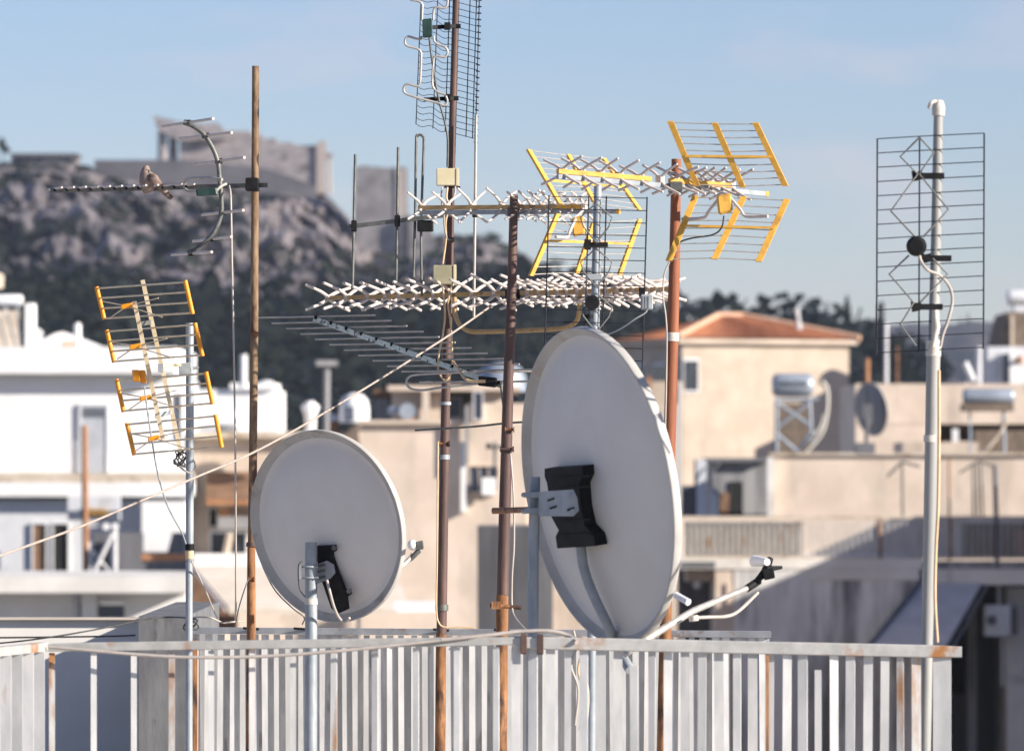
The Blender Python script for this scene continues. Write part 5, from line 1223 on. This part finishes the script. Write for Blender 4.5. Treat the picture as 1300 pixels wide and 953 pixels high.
tree('slim dark cypress rising above the pines left of the white mast', 1075, 375, 418, 17, 655, 'cone')
for a in [('short cypress seen through the left edge of the right grid antenna', 1118, 383, 470, 16, 600), ('tallest cypress tip seen between the white mast and the right grid edge', 1229, 398, 420, 6, 1900), ('tiny cypress tip just right of the white mast', 1219, 402, 420, 5, 1900), ('tiny cypress tip beyond the right edge of the grid antenna', 1266, 404, 420, 5, 1900)]:
    tree(*a, kind='cone')
tree('lone small tree on the rampart at the top left edge', 4, 175, 206, 15, 885)

# monuments on the rock
D = 900
tp_ = thing('ruined_temple', 'ruined grey marble temple on the rock behind the thin tan mast', 'ruin', P(310, 240, D + 8), 'ruins on the rock')
def tpart(name, mat, poly, d, ext): 
    g = MB(); g.prism([P(x, y, d) for x, y in poly], (0, ext, 0)); return g.build(name, mat, tp_)
tpart('wall', m_temple, [(228, 236), (228, 176), (262, 176), (284, 168), (284, 166), (318, 166), (318, 171), (333, 171), (333, 176), (350, 176), (350, 181), (372, 181), (372, 184.5), (402, 184.5), (404, 180), (412, 178), (412, 246), (228, 246)], D, 9)
tpart('entablature', m_temple, [(194, 146), (206, 150), (240, 157), (276, 156), (284, 164), (288, 176), (228, 178.2), (200, 165), (198, 158)], D - 2, 5)
MB().tube([P(206, 160, D - .5), P(206.5, 240, D - .5)], [rw(11, D), rw(14, D)], 12).build('column', m_temple, tp_)
MB().tube([P(219.5, 166, D + 2.5), P(219.5, 240, D + 2.5)], [rw(11, D), rw(13, D)], 12).build('column', m_temple, tp_)
MB().tube([P(418.5, 196, D + 1), P(419, 246, D + 1)], [rw(4, D), rw(5, D)], 10).build('column', m_temple_lit, tp_)
tpart('pilaster', m_temple_lit, [(402, 182), (413, 180), (413, 246), (402, 246)], D - .6, .59)  # warm tone paints sunlight on the temple's right end
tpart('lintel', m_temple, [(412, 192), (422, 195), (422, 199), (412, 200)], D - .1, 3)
rm_ = thing('rampart_wall', 'long dark rampart below the temple behind the dove', 'wall', P(170, 236, D - 6), 'ruins on the rock')
g = MB(); g.prism([P(x, y, D - 6) for x, y in [(120, 203), (240, 203), (340, 214), (400, 236), (400, 262), (120, 262)]], (0, 5, 0)); g.build('wall', m_dkwall, rm_)
mu = thing('low_building', 'low flat-roofed building on the rock at the top left', 'building', P(55, 208, D - 4), 'ruins on the rock')
g = MB(); g.prism([P(x, y, D - 4) for x, y in [(14, 199), (98, 199), (98, 214), (14, 214)]], (0, 6, 0)); g.build('wall', m_temple, mu)
g = MB(); g.prism([P(x, y, D - 5) for x, y in [(13, 194.5), (99, 194.5), (99, 199), (13, 199)]], (0, 8, 0)); g.build('roof', m_dkwall, mu)
for x0, x1 in ((18, 31), (33, 40), (44, 54), (80, 92)): 
    g = MB(); g.prism([P(x, y, D - 4.3) for x, y in [(x0, 200), (x1, 200), (x1, 205), (x0, 205)]], (0, .28, 0)); g.build('window', m_blueglass, mu)
bs = thing('bastion', 'tall square stone bastion behind the upright-rod antenna', 'tower', P(485, 345, 870), 'ruins on the rock')
g = MB(); g.prism([P(x, y, 870) for x, y in [(450, 212), (462, 210), (490, 213), (516, 212), (518, 350), (449, 350)]], (0, 9, 0)); g.build('wall', m_bastion, bs)
g = MB(); g.prism([P(x, y, 869.7) for x, y in [(503, 215), (513, 215), (514, 330), (504, 330)]], (0, .28, 0)); g.build('painted_lit_edge', m_temple_lit, bs)  # pale strip painting the sunlit right side of the bastion
g = MB(); g.prism([P(x, y, 868) for x, y in [(518, 272), (548, 292), (560, 345), (518, 345)]], (0, 9, 0)); g.build('buttress', m_bastion, bs)

# ---- added unseen bank of opaque balls up the sun ray, dimming the hill
SUN_AZ, SUN_EL = R(114.0), R(22.0)     # azimuth clockwise from the viewing direction
S = Vector((math.sin(SUN_AZ) * math.cos(SUN_EL), math.cos(SUN_AZ) * math.cos(SUN_EL), math.sin(SUN_EL)))
cm = MB(); cc = Vector((0, 1150, 20)) + S * 15000
cu = Vector((-S.y, S.x, 0)).normalized(); cv = S.cross(cu).normalized()
random.seed(5)
c0u = Vector((0, 0, 0)).dot(cu)
for iu in range(30):
    for iv in range(-4, 5):
        uu = 400 + iu * 62 + random.uniform(-8, 8); vv = iv * 62 + random.uniform(-8, 8)
        c = Vector((0, 0, 10)) + cu * uu + cv * vv; c = c - S * c.dot(S) + S * 15000
        k = random.uniform(24, 30) * (1.3 if uu < 720 else .88); cm.ball(c, cu * k * random.uniform(.9, 1.15), cv * k, S * 18, 12, 8)
o = cm.build('sun_blocker_balls', m_sun_blocker, None, cc); struct(o)  # added out of view, only to thin the sunlight on the hill

hz = MB().box((-5600, -700, GROUND - 1.5), (5600, 6100, 95)).build('haze', None, None, (0, 0, GROUND)); struct(hz, 'stuff')
hmt = bpy.data.materials.new('haze'); hmt.use_nodes = True; hn = hmt.node_tree; hn.nodes.remove(hn.nodes['Principled BSDF'])
pv = hn.nodes.new('ShaderNodeVolumePrincipled'); pv.inputs['Color'].default_value = (.80, .86, .95, 1); pv.inputs['Density'].default_value = 0.00012; pv.inputs['Anisotropy'].default_value = .2
hn.links.new(pv.outputs['Volume'], hn.nodes['Material Output'].inputs['Volume'])
hz.data.materials.clear(); hz.data.materials.append(hmt)

# ================================================================== LIGHT, SKY, CAMERA
sc = bpy.context.scene
w = bpy.data.worlds.new('World'); sc.world = w; w.use_nodes = True
nt = w.node_tree; bg = nt.nodes['Background']
sky = nt.nodes.new('ShaderNodeTexSky'); sky.sky_type = 'NISHITA'; sky.sun_disc = False
sky.sun_elevation = SUN_EL; sky.sun_rotation = SUN_AZ
sky.air_density = 1.0; sky.dust_density = .05; sky.ozone_density = 4.0; sky.altitude = 100
tc = nt.nodes.new('ShaderNodeTexCoord'); mp = nt.nodes.new('ShaderNodeMapping'); mp.inputs['Scale'].default_value = (13, 13, 40)
nz = nt.nodes.new('ShaderNodeTexNoise'); nz.inputs['Scale'].default_value = 1.6; nz.inputs['Detail'].default_value = 5
mr = nt.nodes.new('ShaderNodeMapRange'); mr.inputs['From Min'].default_value = .53; mr.inputs['From Max'].default_value = .74; mr.inputs['To Max'].default_value = .36
mx = nt.nodes.new('ShaderNodeMix'); mx.data_type = 'RGBA'; mx.inputs['B'].default_value = (5.9, 5.1, 5.5, 1)
nt.links.new(tc.outputs['Generated'], mp.inputs['Vector']); nt.links.new(mp.outputs['Vector'], nz.inputs['Vector'])
nt.links.new(nz.outputs['Fac'], mr.inputs['Value']); nt.links.new(mr.outputs['Result'], mx.inputs['Factor'])
tn = nt.nodes.new('ShaderNodeMix'); tn.data_type = 'RGBA'; tn.blend_type = 'MULTIPLY'; tn.inputs['Factor'].default_value = 1; tn.inputs['B'].default_value = (.93, .86, 1.0, 1)
nt.links.new(sky.outputs['Color'], tn.inputs['A']); nt.links.new(tn.outputs['Result'], mx.inputs['A']); nt.links.new(mx.outputs['Result'], bg.inputs['Color'])
bg.inputs['Strength'].default_value = .069

sl = bpy.data.lights.new('sun', 'SUN'); sl.energy = 4.9; sl.angle = R(.53); sl.color = (1.0, .92, .82)
so = bpy.data.objects.new('sun', sl); C.objects.link(so); so.rotation_euler = S.to_track_quat('Z', 'Y').to_euler()

cam = bpy.data.cameras.new('camera'); co = bpy.data.objects.new('camera', cam); C.objects.link(co)
co.location = (0, 0, 0); co.rotation_euler = (R(90), 0, 0)
cam.sensor_fit = 'HORIZONTAL'; cam.sensor_width = 36; cam.lens = 200
cam.shift_y = (HZ - 476.5) / 1300.0
cam.clip_start = .5; cam.clip_end = 9000
cam.dof.use_dof = True; cam.dof.focus_distance = 22.1; cam.dof.aperture_fstop = 6.2; cam.dof.aperture_blades = 9
sc.camera = co
sc.view_settings.view_transform = 'Standard'; sc.view_settings.look = 'None'
sc.view_settings.exposure = 1.02; sc.view_settings.gamma = 1.0; sc.view_settings.use_curve_mapping = False
sc.cycles.max_bounces = 8
for o in bpy.data.objects:
    if '_o' in o: del o['_o']
